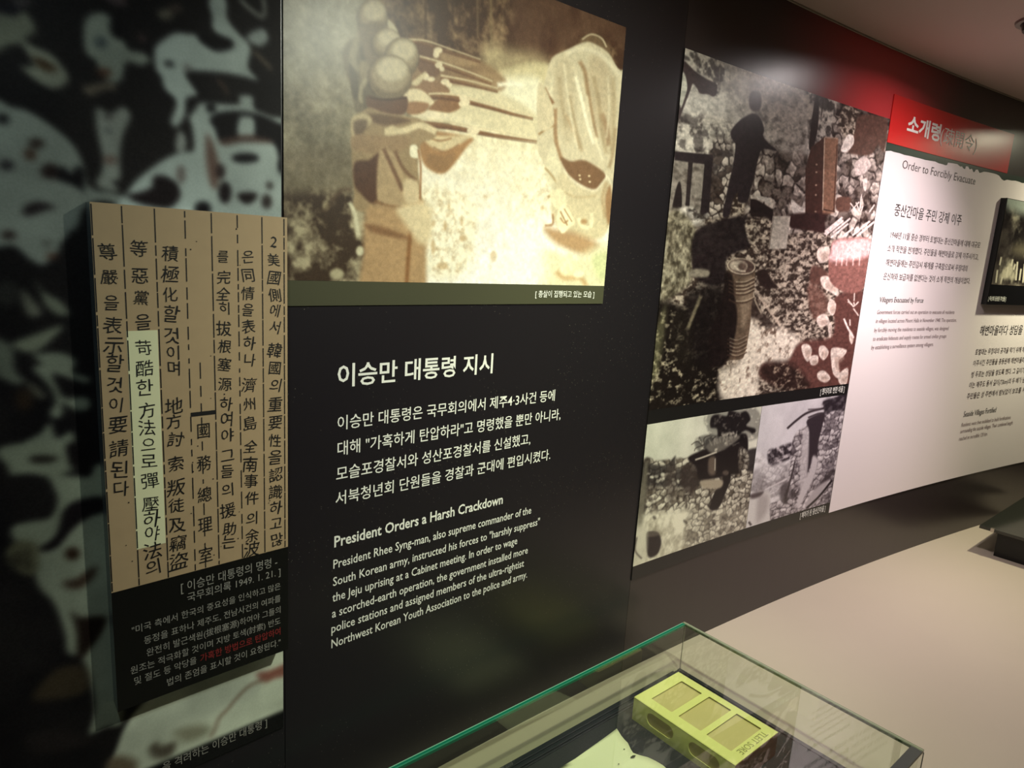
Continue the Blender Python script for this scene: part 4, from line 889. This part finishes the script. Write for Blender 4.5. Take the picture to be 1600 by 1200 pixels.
c_.poly([(1300, 640), (1340, 560), (1290, 760), (1200, 760)], tex=fol, soft=3, a=.5)
c_.blur(1, 1)
c_.grain(16, 12)
ph = board('village_photo', sm1, A1 - .001, -.7525, -.3885, VT - .0004, VT, c_.material('stone_wall_photograph', .3, .45), vb); ph['label'] = 'small photograph of a ruined stone wall with a leaning beam'
lettering([text_geo('[ 잿더미로 변한 마을 ]', (1281, 617), (1318.5, 612.5), 10, VT, .01)], M['ink_white'], vb, 'caption')
lettering([text_geo('[ 폐허가 된 중산간마을 ]', (1249.5, 809.5), (1288.5, 799.5), 9.5, VT, .01)], M['ink_white'], vb, 'caption')

# ================================================================ WHITE TEXT PANEL WITH TORN TOP
B0 = 2.2235; WT = .003
wpn = empty('text_panel', wp(3.0, -.79, .001), 'large white text panel with torn black edge under a red title band', 'panel')
tear = [(262, 712), (320, 712), (345, 722), (400, 735), (450, 752), (500, 760), (560, 776), (600, 785), (650, 800), (700, 808), (745, 815), (780, 832), (815, 840), (850, 852), (866, 846), (872, 826), (920, 832), (960, 840), (985, 862), (1005, 862), (1015, 880), (1035, 890), (1045, 860), (1062, 862), (1078, 892), (1100, 884), (1112, 915), (1125, 918), (1140, 893), (1156, 892), (1172, 925), (1195, 920), (1215, 912), (1260, 918), (1330, 935), (1360, 950), (1385, 985), (1410, 1000), (1440, 990), (1480, 998), (1520, 1000), (1560, 1012), (1580, 1022), (1600, 1022)]
tp = [at1(1340 + x / 6.154, 120 + y / 6.154, WT) for x, y in tear]; tp.sort()
ts = [B0] + [p[0] for p in tp if p[0] > B0 + .002]; tz = [tp[0][1]] + [p[1] for p in tp if p[0] > B0 + .002]
while ts[-1] < 4.5: ts.append(ts[-1] + rnd.uniform(.02, .06)); tz.append(.355 + rnd.uniform(-.012, .008))
board('green_band', B0, 4.5, .27, .383, .0004, .0018, M['green_black'], wpn)
board('white_sheet', B0, ts[-1], -.79, 0, .0004, WT, M['white_print'], wpn, ztop=(ts, tz))
R1 = at1(1574, 269, WT)[0]
board('title_band', B0, R1, .383, .5185, .0004, WT, M['red_print'], wpn)
def pl(tx, a, b, hh, m, nm='text_line', **k): lettering([text_geo(tx, a, b, hh, WT, **k)], m, wpn, nm)
pl('소개령', (1416, 206), (1467, 222), 29, M['ink_white'], 'title', bold=.03)
pl('(疎開令)', (1467.5, 222), (1524, 240), 28, M['ink_white'], 'title', bold=.0)
pl('Order to Forcibly Evacuate', (1409, 263), (1523, 288.5), 14, M['ink_dark'], 'subtitle', kor=False, bold=-.004)
pl('중산간마을 주민 강제 이주', (1396, 338.6), (1500.8, 351.6), 20, M['ink_black'], 'heading_line')
for tx, a, b in (('1948년 11월 중순 경부터 토벌대는 중산간마을에 대해 대규모', (1390.6, 373), (1530.6, 387)), ('소개 작전을 전개했다. 주민들을 해변마을로 강제 이주시키고,', (1385.6, 394), (1528, 406)),
                 ('해변마을에는 주민감시 체계를 구축함으로써 무장대의', (1383, 417), (1510.6, 423)), ('은신처와 보급처를 없앤다는 것이 소개 작전의 개념이었다.', (1379.4, 437.5), (1515, 443.5))):
    pl(tx, a, b, 11.5, M['ink_dark'])
pl('Villagers Evacuated by Force', (1373.7, 472), (1442, 473), 8.5, M['ink_black'], 'heading_line', kor=False)
for tx, a, b in (('Government forces carried out an operation to evacuate all residents', (1370, 490.6), (1490.6, 490.4)), ('in villages located across Mount Halla in November 1948. The operation,', (1368, 504.4), (1494, 502.8)),
                 ('by forcibly moving the residents to seaside villages, was designed', (1365.6, 518.7), (1481.5, 515.6)), ('to eradicate hideouts and supply routes for armed civilian groups', (1363.5, 532.5), (1478, 527.5)), ('by establishing a surveillance system among villagers.', (1361, 546), (1458, 540.5))):
    pl(tx, a, b, 6.5, M['ink_mid'], kor=False)
pl('해변마을마다 성담을 쌓다', (1530, 524), (1596, 523), 16, M['ink_black'], 'heading_line', ref='해변마을마다 성담을')
for tx, rf, a, b in (('토벌대는 무장대의 공격을 막기 위해 해변', '토벌대는 무장대의 공격을 막기 위해 해', (1523, 555), (1600, 550)), ('이주시킨 주민들을 총동원해 해변마을마다', '이주시킨 주민들을 총동원해 해변마을마', (1520, 571.5), (1600, 567)),
                     ('빙 두르는 성담을 쌓도록 했다. 그 길이가', '빙 두르는 성담을 쌓도록 했다. 그 길이가', (1517, 589.6), (1600, 583)), ('이는 제주도 동서 길이(73km)의 두 배가 넘는', '이는 제주도 동서 길이(73km)의 두 배가 넘', (1513.6, 606), (1600, 598)), ('주민들은 성 주변에서 밤낮없이 보초를 서야', '주민들은 성 주변에서 밤낮없이 보초를 서', (1510, 623), (1600, 614))):
    pl(tx, a, b, 9.5, M['ink_dark'], ref=rf)
pl('Seaside Villages Fortified', (1505, 651), (1555.6, 644), 8.5, M['ink_black'], 'heading_line', kor=False)
for tx, a, b in (('Residents were then mobilized to build fortifications', (1502, 666), (1578.5, 655)), ('surrounding the seaside villages. Their combined length', (1500, 676.5), (1581.6, 663)), ('reached an incredible 120 km.', (1498, 688), (1542.4, 680.6))):
    pl(tx, a, b, 6, M['ink_mid'], kor=False)

# framed photograph standing off the white panel
IT = .022
i0, zi0 = at1(1541, 478, IT); i1 = i0 + .78; zi1 = at1(1568, 308, IT)[1]; zi0 = -.0935
ib = empty('mounted_photograph', wp(i0 + .39, zi0, .004), 'black-edged photograph of bare trees mounted on the white text panel', 'photograph')
board('backing', i0, i1, zi0, zi1, WT + .0004, IT - .0008, M['black_box'], ib)
im = Print(i0 + .008, i1 - .008, zi0 + .075, zi1 - .002, 420, (176, 188, 176), IT); h, w_ = im.h, im.w
br = speckle(h, w_, 26, 401, (30, 26, 26), (190, 184, 160), 3.6, -.06, .8)
im.a = speckle(h, w_, 80, 411, (170, 184, 172), (196, 206, 192), 2)
im.frame(1480, 280, 5.458)
im.poly([(455, 300), (540, 265), (650, 300), (900, 260), (1400, 260), (1400, 1060), (330, 1040)], tex=br, soft=10)
im.poly([(330, 480), (470, 330), (560, 380), (560, 560), (640, 620), (480, 700), (420, 930), (340, 930)], (44, 38, 38), 12, .75)
im.poly([(560, 580), (640, 540), (900, 580), (900, 660), (600, 650)], (160, 152, 120), 12, .5)
for x, y, l_ in ((462, 660, 70), (520, 740, 90), (560, 680, 60), (580, 720, 50), (600, 700, 160), (630, 760, 100), (470, 830, 60), (430, 770, 110), (660, 720, 160), (700, 700, 180)):
    im.stroke([(x, y), (x - 14, y + l_)], 2.6, (206, 200, 176), 1)
im.poly([(360, 900), (700, 900), (700, 990), (340, 990)], (120, 108, 96), 8, .6)
im.grain(16, 14)
board('print', i0 + .008, i1 - .008, zi0 + .075, zi1 - .002, IT - .0006, IT, im.material('bare_tree_photograph', .3, .45), ib)
lettering([text_geo('[ 축성에 동원된 주민들 ]', (1543.5, 471), (1571, 469.8), 7.5, IT, .01)], M['ink_white'], ib, 'caption')

# ================================================================ GLASS DISPLAY CASE ON THE LEDGE
Z0 = LEDGE; ZT = GLASS_TOP
c0, c1, cn0, cn1 = .28, 1.42, .352, .918
TG = .006
case = empty('glass_display_case', P((c0 + c1) / 2, (cn0 + cn1) / 2, Z0), 'long low glass display case with green edges standing on the beige ledge', 'display case')
mesh_obj('base_mat', *box(c0 + TG, c1 - TG, cn0 + TG, cn1 - TG, Z0 + .0004, Z0 + .006), M['mat_black'], case)
ZM = Z0 + .006
def rail(name, s0, s1, n0, n1, z0, z1): bevel(mesh_obj(name, *box(s0, s1, n0, n1, z0, z1), M['gasket'], case), .0006)
for k, (a, b, zz) in enumerate(((.0, .012, .012), (.0125, .022, .010), (.0245, .0275, .0085))):
    rail('back_rail', c0 + TG + .001, c1 - TG - .03, cn1 - TG - b - .0005, cn1 - TG - a - .0005, ZM + .0002, Z0 + zz)
rail('side_rail', c1 - TG - .012, c1 - TG - .001, cn0 + TG + .001, cn1 - TG - .001, ZM + .0002, Z0 + .009)
rail('front_rail', c0 + TG + .001, c1 - TG - .03, cn0 + TG + .001, cn0 + TG + .014, ZM + .0002, Z0 + .010)
def pane(name, b): return mesh_obj(name, *box(*b), M['glass'], case)
EW = .0095
pane('top_pane', (c0, c1 - EW, cn0 + .0205, cn1 - EW, ZT - TG, ZT - .0002)).data.materials[0] = M['glass_top']
pane('back_pane', (c0, c1, cn1 - TG, cn1, Z0 + .0005, ZT - TG - .0003)); pane('front_pane', (c0, c1, cn0, cn0 + TG, Z0 + .0005, ZT - TG - .0003))
pane('side_pane', (c1 - TG, c1, cn0 + TG + .0003, cn1 - TG - .0003, Z0 + .0005, ZT - TG - .0003)); pane('side_pane', (c0, c0 + TG, cn0 + TG + .0003, cn1 - TG - .0003, Z0 + .0005, ZT - TG - .0003))
def edge(name, b, m): mesh_obj(name, *box(*b), m, case)
e_ = .0012
for nm, d0, d1, m_ in (('edge_highlight', 0, .002, M['edge_light']), ('glass_edge', .0021, .0066, M['glass_edge']), ('glass_edge', .0067, EW - .0001, M['edge_mid'])):  # outer strip is a pale highlight painted along the green rim
    edge(nm, (c0, c1 - EW, cn1 - d1, cn1 - d0, ZT - TG, ZT), m_)
for nm, d0, d1, m_ in (('glass_edge', 0, .0025, M['glass_edge_grey']), ('edge_highlight', .0026, .0045, M['edge_grey']), ('glass_edge', .0046, EW - .0001, M['glass_edge_grey'])):  # middle strip is a pale highlight painted along the grey rim
    edge(nm, (c1 - d1, c1 - d0, cn0, cn1, ZT - TG, ZT), m_)
edge('corner_seal', (c1 - TG - .001, c1 - TG + .0004, cn1 - TG - .001, cn1 - TG + .0004, ZM, ZT - TG - .001), M['lamp_ring'])
edge('corner_seal', (c1 - .0002, c1 + .001, cn0 - .001, cn0 + .0004, Z0 + .001, ZT - TG - .001), M['gasket'])
edge('front_seal', (c0, c1 - EW - .0001, cn0, cn0 + .020, ZT - TG, ZT), M['gasket'])

# ---- carton with cut-out windows
def plate(name, outline, holes, thick, matl, parent, mp):
    """Flat card with real holes: 2-D curve fill, then placed by mp(u, v, w)."""
    c = bpy.data.curves.new(name, 'CURVE'); c.dimensions = '2D'; c.fill_mode = 'BOTH'; c.extrude = thick / 2
    for lp in [outline] + holes:
        sp = c.splines.new('POLY'); sp.points.add(len(lp) - 1); sp.use_cyclic_u = True
        for p_, q_ in zip(sp.points, lp): p_.co = (q_[0], q_[1], 0, 1)
    o = bpy.data.objects.new(name, c); C.objects.link(o)
    me = bpy.data.meshes.new_from_object(o.evaluated_get(bpy.context.evaluated_depsgraph_get()))
    V = [mp(v.co.x, v.co.y, v.co.z) for v in me.vertices]; F = [tuple(f.vertices) for f in me.polygons]
    bpy.data.objects.remove(o); bpy.data.curves.remove(c); bpy.data.meshes.remove(me)
    return V, F
def rrect(x0, x1, y0, y1, r, seg=6):
    out = []
    for cx, cy, a0 in ((x1 - r, y1 - r, 0), (x0 + r, y1 - r, 90), (x0 + r, y0 + r, 180), (x1 - r, y0 + r, 270)):
        for i in range(seg + 1): a = math.radians(a0 + 90 * i / seg); out.append((cx + r * math.cos(a), cy + r * math.sin(a)))
    return out
k0, k1, m0, m1, kz0, kz1 = 1.158, 1.324, .594, .857, ZM + .0004, -.981
ct = empty('soap_carton', P((k0 + k1) / 2, (m0 + m1) / 2, kz0), 'yellow-green carton with three square windows inside the glass case', 'box')
wins = [rrect(1.186, 1.30, .772, .829, .002, 2), rrect(1.187, 1.304, .697, .755, .002, 2), rrect(1.187, 1.304, .623, .683, .002, 2)]
V1 = plate('t', rrect(k0 + .002, k1 - .002, m0 + .001, m1 - .001, .001, 1), wins, .0012, None, None, lambda u, v, w_: P(u, v, kz1 - .0008 + w_))
slots = [rrect(.744, .816, -1.0235, -.993, .0145), rrect(.628, .704, -1.0235, -.993, .0145)]
V2 = plate('t', rrect(m0 + .001, m1 - .001, kz0, kz1 - .0025, .001, 1), slots, .0012, None, None, lambda u, v, w_: P(k0 + .0008 + w_, u, v))
V3 = plate('t', rrect(m0 + .001, m1 - .001, kz0, kz1 - .0025, .001, 1), slots, .0012, None, None, lambda u, v, w_: P(k1 - .0008 + w_, u, v))
mesh_obj('sleeve', *join([V1, V2, V3, box(k0 + .002, k1 - .002, m0 + .001, m1 - .001, kz0, kz0 + .001), box(k0 + .0002, k0 + .003, m0 + .001, m1 - .001, kz1 - .0032, kz1 - .0006), box(k1 - .003, k1 - .0002, m0 + .001, m1 - .001, kz1 - .0032, kz1 - .0006)]), M['carton'], ct)
mesh_obj('end_flap', *box(k0 + .002, k1 - .002, m1 - .0016, m1 - .0004, kz0, kz1 - .002), M['carton'], ct)
ef = mesh_obj('end_flap', *box(k0 + .002, k1 - .002, m0 + .0002, m0 + .0018, kz0 + .001, kz1 - .002), M['carton_end'], ct); ef['label'] = 'crumpled brown end'
mesh_obj('inner_tray', *box(k0 + .0022, k1 - .0022, m0 + .004, m1 - .004, kz0 + .002, kz1 - .0045), M['tray'], ct)
v, f = glyph_mesh('TLEIT SORE', .0)
L0, L1 = 1.298, 1.196; xa, xb = v[:, 0].min(), v[:, 0].max()
mesh_obj('embossed_lettering', [P(L0 + (x - xa) / (xb - xa) * (L1 - L0), .617 - y / .7 * .015, kz1 - .0008 + .0010) for x, y in v], f, M['emboss'], ct)

# ---- cream sheet of paper with a wavy torn edge
edge_r = [(1.100, .851), (1.096, .842), (1.090, .83), (1.087, .818), (1.085, .806), (1.076, .79), (1.072, .78), (1.078, .768), (1.088, .752), (1.092, .735), (1.094, .718), (1.09, .69), (1.093, .66), (1.09, .62), (1.088, .585)]
pv = []
for i, (s, n) in enumerate(edge_r):
    for j in range(9):
        u = j / 8; ss = .90 + (s - .90) * u; nn = (.838 + (n - .838) * u) if i == 0 else n
        if i == 0 and j < 8: nn = .838 + .013 * u
        pv.append(P(ss, nn, ZM + .0006 + .0035 * (u ** 3) * (1 if i in (0, 1, 2) else .6) + .0008 * math.sin(i * .9 + j * .6) + .0008))
pf = [(i * 9 + j, i * 9 + j + 1, (i + 1) * 9 + j + 1, (i + 1) * 9 + j) for i in range(len(edge_r) - 1) for j in range(8)]
pp = empty('paper_sheet', P(1.0, .7, ZM), 'cream paper sheet with a wavy edge lying beside the yellow-green carton', 'paper')
po = mesh_obj('sheet', pv, pf, M['paper'], pp, smooth=True); so = po.modifiers.new('solid', 'SOLIDIFY'); so.thickness = .0004
def mark(pts, s, n, k): return mesh_obj('ink_mark', [P(s + x * k, n + y * k, ZM + .0052) for x, y in pts], [tuple(range(len(pts)))], mat('dark_ink_mark', (52, 56, 30), .7), pp)
mark([(-1, .1), (-.6, .5), (-.2, .35), (.2, .45), (1, -.05), (.5, -.3), (.1, -.45), (-.5, -.2)], 1.062, .771, .0075)
mark([(-1, 0), (0, .8), (1, 0), (0, -.8)], 1.063, .797, .0022); mark([(-1, 0), (0, .8), (1, 0), (0, -.8)], 1.02, .775, .002); mark([(-1, 0), (0, .6), (1, .3), (0, -.8)], 1.00, .73, .003)

# ================================================================ FAR DISPLAY CASE
fz = -.938
fc = empty('display_case', P(3.35, .45, Z0), 'black display box with a dark glass lid at the right edge of the ledge', 'display case')
mesh_obj('body', *box(3.064, 3.62, .25, .662, Z0 + .0004, fz - .012), M['black_box'], fc)
bevel(mesh_obj('glass_lid', *box(3.052, 3.66, .22, .722, fz - .0115, fz), M['dark_glass'], fc), .001)
mesh_obj('lid_clip', *box(3.049, 3.062, .672, .684, fz - .013, fz + .002), M['brass'], fc)
